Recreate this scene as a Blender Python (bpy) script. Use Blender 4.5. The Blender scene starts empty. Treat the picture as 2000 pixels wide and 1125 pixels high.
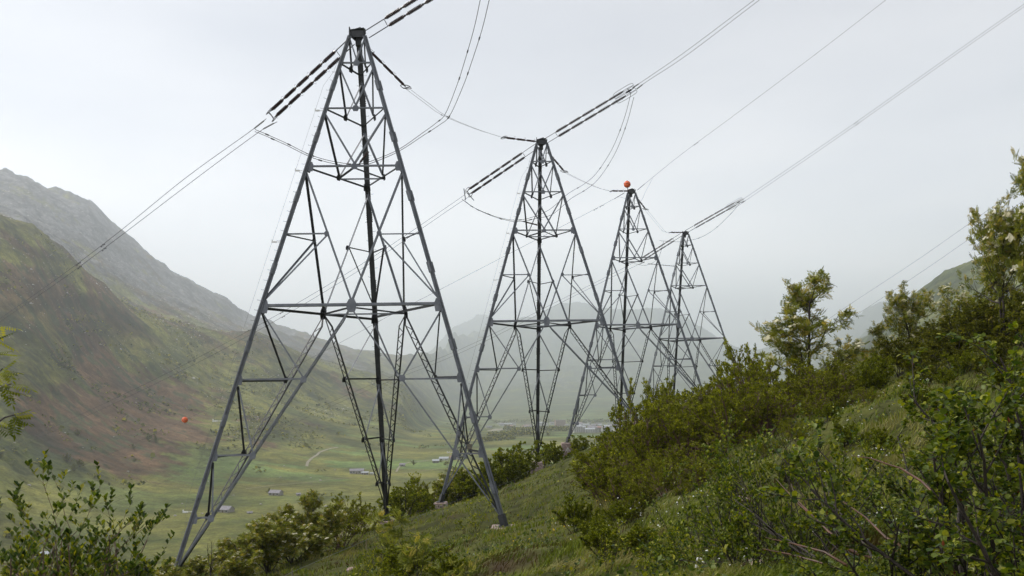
import bpy, math, random
import numpy as np
from mathutils import Vector, Matrix
S = bpy.context.scene
R = math.radians

# ------------------------------------------------------------------ camera
F, PITCH, ROLL, SHIFT = 1608.78, 0.0213669, 0.0131750, 146.69      # pixels of the 2000 px wide photograph
cd = bpy.data.cameras.new('camera'); cam = bpy.data.objects.new('camera', cd)
S.collection.objects.link(cam); S.camera = cam
cd.sensor_width = 36; cd.lens = 36*F/2000; cd.shift_y = SHIFT/2000; cd.clip_start = .1; cd.clip_end = 90000
cam.matrix_world = Matrix.Rotation(PITCH, 4, 'X') @ Matrix.Rotation(math.pi/2, 4, 'X') @ Matrix.Rotation(-ROLL, 4, 'Z')
# ------------------------------------------------------------------ sky and light
SUN_EL, SUN_AZ = 48, 285        # degrees; azimuth clockwise from +Y
w = bpy.data.worlds.new("World"); S.world = w; w.use_nodes = True
nt = w.node_tree; nt.nodes.clear(); N = nt.nodes.new; Lk = nt.links.new
out = N('ShaderNodeOutputWorld'); bg = N('ShaderNodeBackground'); bg2 = N('ShaderNodeBackground'); add = N('ShaderNodeAddShader')
sky = N('ShaderNodeTexSky'); sky.sky_type = 'NISHITA'; sky.sun_disc = False
sky.sun_elevation = R(SUN_EL); sky.sun_rotation = R(SUN_AZ); sky.air_density = 1; sky.dust_density = 1
bg.inputs[1].default_value = 0.05; Lk(sky.outputs[0], bg.inputs[0])
tc = N('ShaderNodeTexCoord'); mp = N('ShaderNodeMapping'); mp.inputs['Scale'].default_value = (1, 1, 3.2); mp.inputs['Location'].default_value = (3.1, 1.7, .4)
nz = N('ShaderNodeTexNoise'); nz.inputs['Scale'].default_value = 1.6; nz.inputs['Detail'].default_value = 4; nz.inputs['Roughness'].default_value = .45
rp = N('ShaderNodeValToRGB'); rp.color_ramp.elements[0].position = .38; rp.color_ramp.elements[0].color = (.625, .612, .603, 1)
rp.color_ramp.elements[1].position = .62; rp.color_ramp.elements[1].color = (.845, .812, .775, 1)
Lk(tc.outputs['Generated'], mp.inputs[0]); Lk(mp.outputs[0], nz.inputs[0]); Lk(nz.outputs[0], rp.inputs[0])
Lk(rp.outputs[0], bg2.inputs[0])
sx = N('ShaderNodeSeparateXYZ'); mr_ = N('ShaderNodeMapRange'); mr_.interpolation_type = 'SMOOTHSTEP'; Lk(tc.outputs['Generated'], sx.inputs[0]); Lk(sx.outputs[2], mr_.inputs[0])
mr_.inputs[1].default_value = 0; mr_.inputs[2].default_value = .45; mr_.inputs[3].default_value = 1.56; mr_.inputs[4].default_value = .87; Lk(mr_.outputs[0], bg2.inputs[1])   # overcast raised towards the horizon, added to brighten the haze
Lk(bg.outputs[0], add.inputs[0]); Lk(bg2.outputs[0], add.inputs[1]); Lk(add.outputs[0], out.inputs[0])
ld = bpy.data.lights.new('sun', 'SUN'); ld.energy = 3.1; ld.angle = R(10); ld.color = (1, .96, .88)
sun = bpy.data.objects.new('sun', ld); S.collection.objects.link(sun)
sd = Vector((math.sin(R(SUN_AZ))*math.cos(R(SUN_EL)), math.cos(R(SUN_AZ))*math.cos(R(SUN_EL)), math.sin(R(SUN_EL))))
sun.rotation_euler = sd.to_track_quat('Z', 'Y').to_euler()
S.view_settings.view_transform = 'Standard'; S.view_settings.look = 'None'; S.view_settings.exposure = 0.0; S.view_settings.gamma = 1
S.render.engine = 'CYCLES'; S.cycles.use_denoising = True
S.cycles.max_bounces = 6; S.cycles.diffuse_bounces = 3; S.cycles.glossy_bounces = 2; S.cycles.transmission_bounces = 4
S.cycles.volume_bounces = 2; S.cycles.transparent_max_bounces = 4
S.cycles.caustics_reflective = False; S.cycles.caustics_refractive = False

# ------------------------------------------------------------------ helpers
def P(px, py, y):
    """3D point at depth y (metres ahead of the camera) seen at photo pixel (px, py)"""
    u, v = px-1000, 562.5-py+SHIFT
    c, s = math.cos(ROLL), math.sin(ROLL)
    u, v = u*c+v*s, -u*s+v*c
    c, s = math.cos(PITCH), math.sin(PITCH)
    d = Vector((u/F, c-v/F*s, s+v/F*c))
    return d*(y/d.y)
def on_plane(px, py, p0, d):
    """where the sight line meets the vertical plane through p0 along d"""
    r = P(px, py, 1); n = Vector((d[1], -d[0], 0))
    return r*(n.dot(p0)/n.dot(r))
class MB:
    def __init__(s): s.v = []; s.f = []
    def add(s, v, f):
        o = len(s.v); s.v += [tuple(x) for x in v]; s.f += [tuple(i+o for i in q) for q in f]; return s
    def box(s, c, sz, M=None):
        c = Vector(c); hx, hy, hz = sz[0]/2, sz[1]/2, sz[2]/2
        v = [Vector((x*hx, y*hy, z*hz)) for z in (-1, 1) for y in (-1, 1) for x in (-1, 1)]
        if M is not None: v = [M @ p for p in v]
        return s.add([p+c for p in v], [(0, 2, 3, 1), (4, 5, 7, 6), (0, 1, 5, 4), (2, 6, 7, 3), (0, 4, 6, 2), (1, 3, 7, 5)])
    def prism(s, a, b, prof, up):
        """sweep profile [(u,v)] from a to b; v runs along `up`"""
        a, b, up = Vector(a), Vector(b), Vector(up); d = (b-a).normalized(); x = d.cross(up).normalized(); y = x.cross(d)
        n = len(prof); v = [a+x*p+y*q for p, q in prof]+[b+x*p+y*q for p, q in prof]
        return s.add(v, [(i, (i+1) % n, n+(i+1) % n, n+i) for i in range(n)]+[tuple(range(n-1, -1, -1)), tuple(range(n, 2*n))])
    def tube(s, pts, r, n=6):
        pts = [Vector(p) for p in pts]; rs = r if hasattr(r, '__len__') else [r]*len(pts); v = []; up = Vector((.13, .21, .97))
        for i, p in enumerate(pts):
            d = (pts[min(i+1, len(pts)-1)]-pts[max(i-1, 0)]).normalized(); x = d.cross(up)
            if x.length < .05: x = d.cross(Vector((1, 0, 0)))
            x.normalize(); y = d.cross(x)
            v += [p+(x*math.cos(t)+y*math.sin(t))*rs[i] for t in [2*math.pi*k/n for k in range(n)]]
        f = [(i*n+k, i*n+(k+1) % n, (i+1)*n+(k+1) % n, (i+1)*n+k) for i in range(len(pts)-1) for k in range(n)]
        return s.add(v, f+[tuple(range(n-1, -1, -1)), tuple(range((len(pts)-1)*n, len(pts)*n))])
    def ring(s, c, ax, up, rx, ry, r, n=20, sq=2.0):
        """closed loop of tube round axis ax (super-ellipse)"""
        c, ax, up = Vector(c), Vector(ax).normalized(), Vector(up); x = ax.cross(up).normalized(); y = x.cross(ax); pts = []
        for k in range(n+1):
            t = 2*math.pi*k/n; ct, st = math.cos(t), math.sin(t)
            pts.append(c+x*rx*math.copysign(abs(ct)**(2/sq), ct)+y*ry*math.copysign(abs(st)**(2/sq), st))
        return s.tube(pts, r, 5)
    def obj(s, name, mat, parent=None, smooth=False, origin=(0, 0, 0)):
        me = bpy.data.meshes.new(name); o = Vector(origin)
        me.from_pydata([(p[0]-o[0], p[1]-o[1], p[2]-o[2]) for p in s.v], [], s.f)
        if smooth: me.shade_smooth()
        return link(name, me, mat, parent)
def link(name, me, mat, parent=None):
    if not me.materials: me.materials.append(mat)
    ob = bpy.data.objects.new(name, me); S.collection.objects.link(ob)
    if parent: ob.parent = parent
    return ob
def tag(o, label=None, cat=None, group=None, kind=None):
    for k, v in (('label', label), ('category', cat), ('group', group), ('kind', kind)):
        if v: o[k] = v
    return o
def empty(name, loc, label=None, cat=None, group=None):
    o = bpy.data.objects.new(name, None); S.collection.objects.link(o); o.location = loc; o.empty_display_size = .3
    return tag(o, label, cat, group)
def npmesh(name, V, Fs, attrs=None, smooth=False):
    """V (n,3); Fs list of (m,k) index arrays; attrs {name: per-vertex floats}"""
    me = bpy.data.meshes.new(name); V = np.ascontiguousarray(V, np.float32)
    me.vertices.add(len(V)); me.vertices.foreach_set('co', V.ravel())
    tot = np.concatenate([np.full(len(f), f.shape[1]) for f in Fs]); idx = np.concatenate([f.ravel() for f in Fs])
    me.loops.add(len(idx)); me.loops.foreach_set('vertex_index', idx.astype(np.int32))
    me.polygons.add(len(tot)); me.polygons.foreach_set('loop_start', np.concatenate([[0], np.cumsum(tot)[:-1]]).astype(np.int32))
    me.polygons.foreach_set('loop_total', tot.astype(np.int32))
    if smooth: me.polygons.foreach_set('use_smooth', np.ones(len(tot), bool))
    for k, a in (attrs or {}).items():
        at = me.attributes.new(k, 'FLOAT', 'POINT'); at.data.foreach_set('value', np.ascontiguousarray(a, np.float32))
    me.update(calc_edges=True); me.validate()
    return me
def vnoise(x, y, seed=0):
    xi = np.floor(x).astype(np.int64); yi = np.floor(y).astype(np.int64); fx = x-xi; fy = y-yi
    fx = fx*fx*fx*(fx*(fx*6-15)+10); fy = fy*fy*fy*(fy*(fy*6-15)+10)
    def h(a, b):
        n = (a*374761393+b*668265263+seed*974634777) & 0xffffffff; n = ((n ^ (n >> 13))*1274126177) & 0xffffffff
        return ((n ^ (n >> 16)) & 0xffffff)/float(0xffffff)
    a, b, c, d = h(xi, yi), h(xi+1, yi), h(xi, yi+1), h(xi+1, yi+1)
    return (a*(1-fx)+b*fx)*(1-fy)+(c*(1-fx)+d*fx)*fy
def fbm(x, y, o=4, seed=0, ridge=False):
    x = np.asarray(x, float); y = np.asarray(y, float); t = 0; a = 1.; s = 0
    for i in range(o):
        n = vnoise(x*2**i+i*17.3, y*2**i-i*9.1, seed+i)*2-1
        if ridge: n = 1-2*np.abs(n)
        t = t+n*a; s += a; a *= .5
    return t/s
def sst(a, b, x): t = np.clip((x-a)/(b-a), 0, 1); return t*t*(3-2*t)

# ------------------------------------------------------------------ materials
def mat(name, col, rough=.7, metal=0., col2=None, scale=5., detail=4, bump=0., spec=None, bscale=None, lo=.35, hi=.65):
    m = bpy.data.materials.new(name); m.use_nodes = True; t = m.node_tree; b = t.nodes['Principled BSDF']
    b.inputs['Base Color'].default_value = (*col, 1); b.inputs['Roughness'].default_value = rough; b.inputs['Metallic'].default_value = metal
    if spec is not None: b.inputs['Specular IOR Level'].default_value = spec
    tc = t.nodes.new('ShaderNodeTexCoord')
    if col2:
        n = t.nodes.new('ShaderNodeTexNoise'); n.inputs['Scale'].default_value = scale; n.inputs['Detail'].default_value = detail
        r = t.nodes.new('ShaderNodeValToRGB'); e = r.color_ramp.elements; e[0].color = (*col, 1); e[1].color = (*col2, 1); e[0].position = lo; e[1].position = hi
        t.links.new(tc.outputs['Object'], n.inputs[0]); t.links.new(n.outputs[0], r.inputs[0]); t.links.new(r.outputs[0], b.inputs['Base Color'])
    if bump:
        n = t.nodes.new('ShaderNodeTexNoise'); n.inputs['Scale'].default_value = bscale or scale*4; n.inputs['Detail'].default_value = 5
        u = t.nodes.new('ShaderNodeBump'); u.inputs['Strength'].default_value = bump; u.inputs['Distance'].default_value = .05
        t.links.new(tc.outputs['Object'], n.inputs[0]); t.links.new(n.outputs[0], u.inputs['Height']); t.links.new(u.outputs[0], b.inputs['Normal'])
    return m
def leafmat(name, c1, c2, c3=None, trans=.38, rough=.6, spec=.12):
    """leaf colours chosen by a per-leaf random value"""
    m = bpy.data.materials.new(name); m.use_nodes = True; t = m.node_tree; b = t.nodes['Principled BSDF']; o = t.nodes['Material Output']
    a = t.nodes.new('ShaderNodeAttribute'); a.attribute_name = 'v'; r = t.nodes.new('ShaderNodeValToRGB'); e = r.color_ramp.elements
    e[0].color = (*c1, 1); e[1].color = (*c2, 1); e[0].position = .1; e[1].position = .75
    if c3: n = r.color_ramp.elements.new(.97); n.color = (*c3, 1)
    tr = t.nodes.new('ShaderNodeBsdfTranslucent'); mx = t.nodes.new('ShaderNodeMixShader'); mx.inputs[0].default_value = trans
    hs = t.nodes.new('ShaderNodeHueSaturation'); hs.inputs['Value'].default_value = 1.25; hs.inputs['Saturation'].default_value = 1.1
    t.links.new(a.outputs['Fac'], r.inputs[0]); t.links.new(r.outputs[0], b.inputs['Base Color']); t.links.new(r.outputs[0], hs.inputs['Color']); t.links.new(hs.outputs[0], tr.inputs[0])
    b.inputs['Roughness'].default_value = rough; b.inputs['Specular IOR Level'].default_value = spec
    t.links.new(b.outputs[0], mx.inputs[1]); t.links.new(tr.outputs[0], mx.inputs[2]); t.links.new(mx.outputs[0], o.inputs[0])
    return m
M = dict(
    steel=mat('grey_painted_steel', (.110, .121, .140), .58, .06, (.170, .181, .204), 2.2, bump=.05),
    dark=mat('shaded_steel', (.018, .020, .024), .6, .1, (.034, .036, .040), 3, bump=.05),  # same steel with the shade of rear leg and rear faces put into its colour
    galv=mat('galvanised_fitting', (.16, .17, .18), .5, .4),
    ins=mat('brown_porcelain', (.030, .014, .012), .25, 0, (.05, .02, .018), 9),
    fit=mat('line_fitting', (.028, .028, .031), .6, .0),
    cable=mat('aluminium_cable', (.08, .08, .088), .6, .2),
    jcable=mat('jumper_cable', (.04, .04, .045), .6, .1),
    conc=mat('footing_concrete', (.22, .16, .14), .9, 0, (.36, .28, .25), 6, bump=.5, bscale=30),
    rock=mat('pink_grey_rock', (.24, .16, .14), .9, 0, (.36, .27, .25), 5, bump=.8, bscale=14),
    scree=mat('scree_stone', (.26, .25, .23), .9, 0, (.42, .40, .37), .6), white=mat('white_paint', (.7, .7, .68), .6), yellow=mat('yellow_plate', (.6, .38, .05), .5),
    red=mat('orange_marker', (.72, .13, .03), .45, 0, (.62, .09, .02), 4),
    bark=mat('dark_bark', (.018, .013, .010), .7, 0, (.045, .032, .026), 20, bump=.4),
    twig=mat('red_brown_twig', (.075, .036, .027), .6, 0, (.15, .085, .068), 14),
    tan=mat('orange_tan_stem', (.11, .042, .018), .5, 0, (.05, .024, .015), 8),
    wood=mat('grey_post_wood', (.20, .18, .14), .85, 0, (.11, .10, .08), 12, bump=.4),
    lf_willow=leafmat('willow_leaf', (.048, .060, .008), (.245, .262, .024), (.46, .45, .04)), lf_gloss=leafmat('glossy_leaf', (.026, .050, .009), (.105, .145, .018), (.28, .27, .03), rough=.4, spec=.3),
    lf_green=leafmat('shrub_leaf', (0.053, 0.076, 0.008), (0.218, 0.243, 0.020), (0.414, 0.389, 0.040)),
    lf_rowan=leafmat('rowan_leaf', (0.092, 0.113, 0.018), (0.270, 0.286, 0.045), (0.414, 0.324, 0.070)),
    lf_alder=leafmat('alder_leaf', (0.037, 0.065, 0.010), (0.155, 0.194, 0.020), (0.276, 0.281, 0.025), rough=.45, spec=.25),
    lf_dark=leafmat('dark_scrub_leaf', (0.037, 0.045, 0.008), (0.155, 0.160, 0.018), (0.299, 0.270, 0.030)),
    blossom=leafmat('cream_blossom', (.50, .46, .30), (.70, .67, .50), trans=.25, rough=.7, spec=.1),
    bud=leafmat('red_brown_bud', (.11, .03, .015), (.20, .06, .02), trans=.2),
    stone=mat('rubble_wall', (.20, .185, .175), .9, 0, (.34, .32, .30), 1.2, bump=.4), slate=mat('stone_slab_roof', (.17, .16, .18), .85, 0, (.27, .25, .28), .9, bump=.3),
    plaster=mat('pale_plaster', (.36, .355, .345), .85, 0, (.47, .46, .45), .3), redwall=mat('red_facade', (.27, .16, .14), .85), tile=mat('red_roof', (.24, .13, .11), .85, 0, (.30, .18, .15), .5),
    metalroof=mat('grey_roof', (.36, .38, .41), .6), glass=mat('window_glass', (.03, .035, .045), .15), door=mat('brown_door', (.09, .05, .03), .7),
    gravel=mat('gravel_track', (.20, .18, .13), .95, 0, (.29, .26, .20), .4), dryg=mat('dry_grass', (.2, .17, .09), .8),
)

# ------------------------------------------------------------------ the hillside
CP = [  # ground control points: (photo px, photo py, depth) seen in the photograph ...
    (334, 1142, 47), (987, 1036, 48.5), (756, 1026, 65.5), (856, 1003, 75), (1049, 932, 93), (1234, 838, 77.5), (1104, 908, 103),
    (1385, 795, 106), (1440, 768, 136), (1213, 845, 119), (1000, 1125, 17), (1990, 1110, 7), (1350, 1125, 12), (1650, 810, 24), (1750, 748, 32),
    (1450, 935, 24), (1300, 930, 33), (1150, 940, 54), (1200, 1000, 30), (1050, 1000, 50), (1000, 965, 60), (1100, 905, 80), (800, 1090, 36), (620, 1140, 30)]
CPW = [tuple(P(*c)) for c in CP]+[  # ... and where the hill goes on out of sight
    (0, 0, -1.75), (3, 3, -1.5), (8, 5, -.9), (-3, 6, -2.5), (-6, 0, -3), (-14, 10, -6.5), (-14, 28, -9), (-24, 34, -14), (-32, 50, -20), (-30, 70, -25), (-19, 78, -17),
    (-16, 100, -23), (-10, 118, -22), (2, 135, -17), (12, 160, -18), (-60, 60, -48), (-60, 0, -38), (-55, 110, -56), (-20, 170, -60), (25, 138, -6), (20, 120, -6), (11.7, 40, -2.3), (14.3, 42, -1.6), (20, 42, .2), (28, 42, 2.2), (8, 45, -4.2), (12, 52, -3.6), (20, 60, -1.8), (30, 90, -1),
    (28, 52, 1.8), (40, 60, 4.8), (18, 20, 1.6), (60, 80, 9), (60, 30, 12), (45, 130, 2), (60, 170, 3), (30, 190, -12), (0, -25, .5), (30, -20, 8), (-40, -25, -20), (90, 120, 22), (90, 0, 24)]
_c = np.array(CPW)
def _k(r2): return np.where(r2 > 0, r2*np.log(r2+1e-12), 0)
def _tps():
    X = _c[:, :2]/50; n = len(X); A = _k(((X[:, None]-X[None])**2).sum(2))+np.eye(n)*2e-3
    Q = np.hstack([np.ones((n, 1)), X]); B = np.block([[A, Q], [Q.T, np.zeros((3, 3))]])
    return X, np.linalg.solve(B, np.concatenate([_c[:, 2], np.zeros(3)]))
_X, _W = _tps()
def H0(x, y):
    x = np.asarray(x, float); y = np.asarray(y, float); sh = np.broadcast(x, y).shape; x, y = [np.broadcast_to(a, sh).ravel() for a in (x, y)]
    xx, yy = x/50, y/50; z = _W[-3]+_W[-2]*xx+_W[-1]*yy
    for i in range(len(_X)): z = z+_W[i]*_k((xx-_X[i, 0])**2+(yy-_X[i, 1])**2)
    r = np.hypot(x, y); t = sst(110, 230, r)*(1-.85*sst(5, 70, x))
    z = z*(1-t)-150*t
    return z.reshape(sh)
FEET = [(-.58, 47.6, -8.98), (-9.86, 65.38, -11.05), (-19.75, 47.2, -11.6), (-6.5, 74.6, -11.5), (2.45, 93.6, -10.1), (6.9, 103.1, -9.45)]   # ground beside the visible pylon feet
FW = []
def H(x, y):
    z = H0(x, y); x = np.asarray(x, float); y = np.asarray(y, float)
    hum = (fbm(x/2.0, y/1.5, 3, 5)*.30+fbm(x/7, y/6, 2, 9)*.35)*sst(2, 8, np.hypot(x, y))-.15
    for fx, fy, dz in FW: g = np.exp(-((x-fx)**2+(y-fy)**2)/9.); z = z+dz*g; hum = hum*(1-g)
    return z+hum
for _f in FEET: FW.append((_f[0], _f[1], 0.)); FW[-1] = (_f[0], _f[1], _f[2]-float(H(_f[0], _f[1])))
def polar(name, az, rr, hf, m, attrs=None):
    A, Rr = np.meshgrid(az, rr); X = np.sin(A)*Rr; Y = np.cos(A)*Rr; Z = hf(X, Y, A, Rr)
    nr, na = X.shape; i = np.arange(nr*na).reshape(nr, na); q = np.stack([i[:-1, :-1], i[:-1, 1:], i[1:, 1:], i[1:, :-1]], -1).reshape(-1, 4)
    me = npmesh(name, np.stack([X, Y, Z], -1).reshape(-1, 3), [q], attrs(X, Y, Z, A, Rr) if attrs else None, smooth=True)
    return link(name, me, m)
def terrain_mat(name, stops, streak=False):
    """base colours laid by vertex weights (name, dark, light, noise scale)"""
    m = bpy.data.materials.new(name); m.use_nodes = True; t = m.node_tree; b = t.nodes['Principled BSDF']; b.inputs['Roughness'].default_value = .95; b.inputs['Specular IOR Level'].default_value = .15
    tc = t.nodes.new('ShaderNodeTexCoord'); prev = None
    for at, c1, c2, sc in stops:
        n = t.nodes.new('ShaderNodeTexNoise'); n.inputs['Scale'].default_value = sc; n.inputs['Detail'].default_value = 8; n.inputs['Roughness'].default_value = .65
        t.links.new(tc.outputs['Object'], n.inputs[0]); r = t.nodes.new('ShaderNodeValToRGB'); e = r.color_ramp.elements
        e[0].position = .38; e[1].position = .62; e[0].color = (*c1, 1); e[1].color = (*c2, 1); t.links.new(n.outputs[0], r.inputs[0])
        if prev is None: prev = r.outputs[0]; continue
        a = t.nodes.new('ShaderNodeAttribute'); a.attribute_name = at; mx = t.nodes.new('ShaderNodeMix'); mx.data_type = 'RGBA'
        t.links.new(a.outputs['Fac'], mx.inputs[0]); t.links.new(prev, mx.inputs[6]); t.links.new(r.outputs[0], mx.inputs[7]); prev = mx.outputs[2]
    if streak:                                                  # runs of lighter and darker turf down the fall line
        a = t.nodes.new('ShaderNodeAttribute'); a.attribute_name = 'tone'; mr = t.nodes.new('ShaderNodeMapRange'); mr.inputs[1].default_value = .1; mr.inputs[2].default_value = .9; mr.inputs[3].default_value = .62; mr.inputs[4].default_value = 1.42
        vm = t.nodes.new('ShaderNodeVectorMath'); vm.operation = 'SCALE'; t.links.new(a.outputs['Fac'], mr.inputs[0]); t.links.new(prev, vm.inputs[0]); t.links.new(mr.outputs[0], vm.inputs['Scale']); prev = vm.outputs[0]
        for sc, sx, lo_, hi_ in ((.12, .9, .7, 1.3), (.5, 1, .7, 1.3)):
            mp_ = t.nodes.new('ShaderNodeMapping'); mp_.inputs['Scale'].default_value = (sx, 1, .5); n = t.nodes.new('ShaderNodeTexNoise'); n.inputs['Scale'].default_value = sc; n.inputs['Detail'].default_value = 5; n.inputs['Roughness'].default_value = .7
            t.links.new(tc.outputs['Object'], mp_.inputs[0]); t.links.new(mp_.outputs[0], n.inputs[0]); mr = t.nodes.new('ShaderNodeMapRange'); mr.inputs[1].default_value = .36; mr.inputs[2].default_value = .64; mr.inputs[3].default_value = lo_; mr.inputs[4].default_value = hi_
            vm = t.nodes.new('ShaderNodeVectorMath'); vm.operation = 'SCALE'; t.links.new(n.outputs[0], mr.inputs[0]); t.links.new(prev, vm.inputs[0]); t.links.new(mr.outputs[0], vm.inputs['Scale']); prev = vm.outputs[0]
    t.links.new(prev, b.inputs['Base Color'])
    n = t.nodes.new('ShaderNodeTexNoise'); n.inputs['Scale'].default_value = stops[0][3]*6; n.inputs['Detail'].default_value = 6
    u = t.nodes.new('ShaderNodeBump'); u.inputs['Strength'].default_value = .9 if streak else .6; u.inputs['Distance'].default_value = 2.5 if streak else .05
    t.links.new(tc.outputs['Object'], n.inputs[0]); t.links.new(n.outputs[0], u.inputs['Height']); t.links.new(u.outputs[0], b.inputs['Normal'])
    return m
M['turf'] = terrain_mat('turf', [('', (.035, .038, .010), (.080, .085, .018), .9), ('soil', (.035, .022, .012), (.06, .045, .02), 2)])
M['valley'] = terrain_mat('valley_ground', [('', (.060, .072, .017), (.158, .152, .036), .012), ('bright', (.095, .14, .04), (.13, .175, .05), .01),
    ('brown', (.064, .038, .021), (.128, .078, .042), .012), ('scrub', (.028, .040, .018), (.050, .065, .026), .03), ('rock', (.052, .054, .056), (.165, .162, .158), .03)], True)
az = np.concatenate([np.linspace(-math.pi, -.72, 60)[:-1], np.linspace(-.72, .72, 620), np.linspace(.72, math.pi, 60)[1:]])
rr = np.concatenate([[.05], np.geomspace(1, 235, 420)])
hill = polar('hillside', az, rr, lambda X, Y, A, Rr: H(X, Y), M['turf'], lambda X, Y, Z, A, Rr: {'soil': sst(.3, .8, fbm(X/2.3, Y/2.3, 3, 31)).ravel()})
tag(hill, kind='structure')

# ------------------------------------------------------------------ valley and mountains: (px, [(range, photo py)...]) read along each sight column
def yh(px): return 756.7-.01315*px
FL = -115.
COL = [  # px, foot range, then (r, py): slope, slope, ridge, dip, slope, back ridge | dip, far ridge
    (-900, 420, (600, 930), (800, 700), (1000, 400), (1150, 420), (1400, 350), (1700, 320), (5200, 700), (8500, 760)),
    (-350, 520, (750, 930), (1000, 720), (1350, 380), (1500, 395), (1750, 370), (2100, 330), (5200, 700), (8500, 760)),
    (0, 600, (850, 905), (1150, 700), (1600, 432), (1800, 447), (2100, 405), (2450, 352), (5200, 700), (8500, 760)),
    (60, 620, (900, 900), (1200, 700), (1650, 452), (1850, 464), (2150, 420), (2500, 368), (5200, 700), (8500, 760)),
    (110, 650, (950, 890), (1260, 715), (1700, 490), (1900, 497), (2250, 440), (2600, 386), (5200, 700), (8500, 760)),
    (165, 700, (1000, 880), (1350, 725), (1760, 540), (1960, 546), (2350, 470), (2700, 396), (5200, 700), (8500, 760)),
    (240, 760, (1100, 865), (1450, 740), (1900, 590), (2100, 594), (2500, 520), (2850, 455), (5200, 720), (8500, 760)),
    (330, 800, (1200, 850), (1600, 750), (2050, 625), (2250, 630), (2650, 575), (3050, 528), (5200, 740), (8500, 760)),
    (430, 860, (1300, 845), (1750, 765), (2250, 650), (2450, 654), (2850, 620), (3250, 582), (5200, 745), (8500, 760)),
    (490, 900, (1350, 840), (1800, 765), (2350, 652), (2550, 660), (2950, 648), (3300, 630), (5200, 745), (8500, 760)),
    (620, 1000, (1500, 845), (2000, 785), (2500, 705), (2700, 705), (2900, 688), (3200, 668), (5200, 745), (8500, 760)),
    (700, 1150, (1650, 842), (2100, 795), (2600, 730), (2800, 725), (3000, 708), (3250, 688), (5200, 750), (8500, 740)),
    (780, 1450, (1850, 838), (2200, 805), (2600, 760), (2850, 745), (3100, 728), (3350, 706), (5200, 750), (8500, 715)),
    (840, 1750, (2050, 835), (2300, 820), (2600, 790), (2850, 775), (3200, 742), (3600, 700), (6500, 740), (8800, 690)),
    (900, 2150, (2300, 824), (2500, 810), (2800, 798), (3050, 788), (4000, 725), (5200, 668), (7000, 740), (9000, 640)),
    (945, 2250, (2400, 822), (2650, 800), (3000, 778), (3300, 765), (4300, 708), (5700, 654), (7300, 700), (9200, 622)),
    (1020, 2400, (2550, 818), (2800, 795), (3200, 760), (3500, 742), (4600, 672), (6200, 622), (7600, 680), (9200, 652)),
    (1110, 2450, (2600, 814), (2900, 785), (3300, 745), (3600, 725), (4800, 650), (6500, 597), (8000, 680), (9200, 680)),
    (1200, 2450, (2600, 812), (2900, 785), (3300, 745), (3600, 725), (4800, 655), (6500, 604), (8000, 680), (9200, 680)),
    (1290, 2400, (2550, 812), (2850, 785), (3250, 748), (3550, 730), (4700, 665), (6300, 613), (8000, 690), (9200, 700)),
    (1370, 2300, (2450, 810), (2750, 785), (3150, 752), (3450, 736), (4600, 685), (6000, 640), (7600, 700), (9200, 720)),
    (1450, 2200, (2350, 810), (2650, 785), (3000, 755), (3300, 742), (4400, 705), (5600, 672), (7400, 720), (9000, 700)),
    (1560, 2000, (2150, 800), (2400, 775), (2700, 750), (3000, 740), (4000, 715), (5200, 695), (7000, 720), (8800, 668)),
    (1640, 1700, (1900, 790), (2100, 750), (2400, 690), (2700, 690), (3600, 690), (4800, 690), (6800, 700), (8600, 640)),
    (1740, 1300, (1450, 760), (1650, 690), (1950, 612), (2200, 640), (3000, 640), (4200, 640), (6500, 650), (8400, 596)),
    (1815, 1100, (1250, 740), (1450, 650), (1800, 550), (2050, 570), (2800, 600), (4000, 610), (6500, 650), (8400, 590)),
    (1850, 1000, (1150, 735), (1400, 630), (1750, 527), (2000, 550), (2800, 590), (4000, 600), (6500, 650), (8400, 590)),
    (1920, 900, (1050, 730), (1300, 610), (1700, 501), (1950, 530), (2800, 580), (4000, 600), (6500, 650), (8400, 590)),
    (2000, 850, (1000, 725), (1250, 590), (1650, 478), (1900, 500), (2700, 560), (4000, 600), (6500, 650), (8400, 590)),
    (2400, 600, (800, 700), (1000, 500), (1300, 350), (1500, 380), (2300, 450), (3500, 500), (6500, 650), (8400, 590)),
    (3200, 500, (700, 600), (900, 400), (1100, 250), (1300, 280), (2000, 400), (3000, 500), (6500, 650), (8400, 590))]
def _cols():
    a = []; tab = []
    for px, foot, *pts in COL:
        t = math.atan((px-1000)/F); z0 = -75 if px < 1500 else -75+min(75, (px-1500)*.15)
        lf = [1, 1, 1, 1.08, 1.5, 1.85, 1.85, 1.6]; md = [1.62, 1.9, 2.2, 2.4, 2.5, 2.15, 2.0, 1.95]; b_ = float(np.interp(px, [780, 930, 1580, 1700], [0, 1, 1, .25]))
        row = [(140, z0-30), (260, FL if px < 1550 else FL+min(95, (px-1550)*.2)), (foot*.6, FL+1), (foot*(1+.58*b_), (FL+4)*(1-b_)+b_*(yh(px)-826)/F*foot*1.58*math.cos(t))]
        row += [(r*(a_*(1-b_)+m_*b_), (yh(px)-py)/F*r*(a_*(1-b_)+m_*b_)*math.cos(t)) for (r, py), a_, m_ in zip(pts, lf, md)]; row.append((21500, row[-1][1]-800)); a.append(t); tab.append(row)
    return np.array(a), np.array(tab)
_CA, _CT = _cols()
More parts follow.
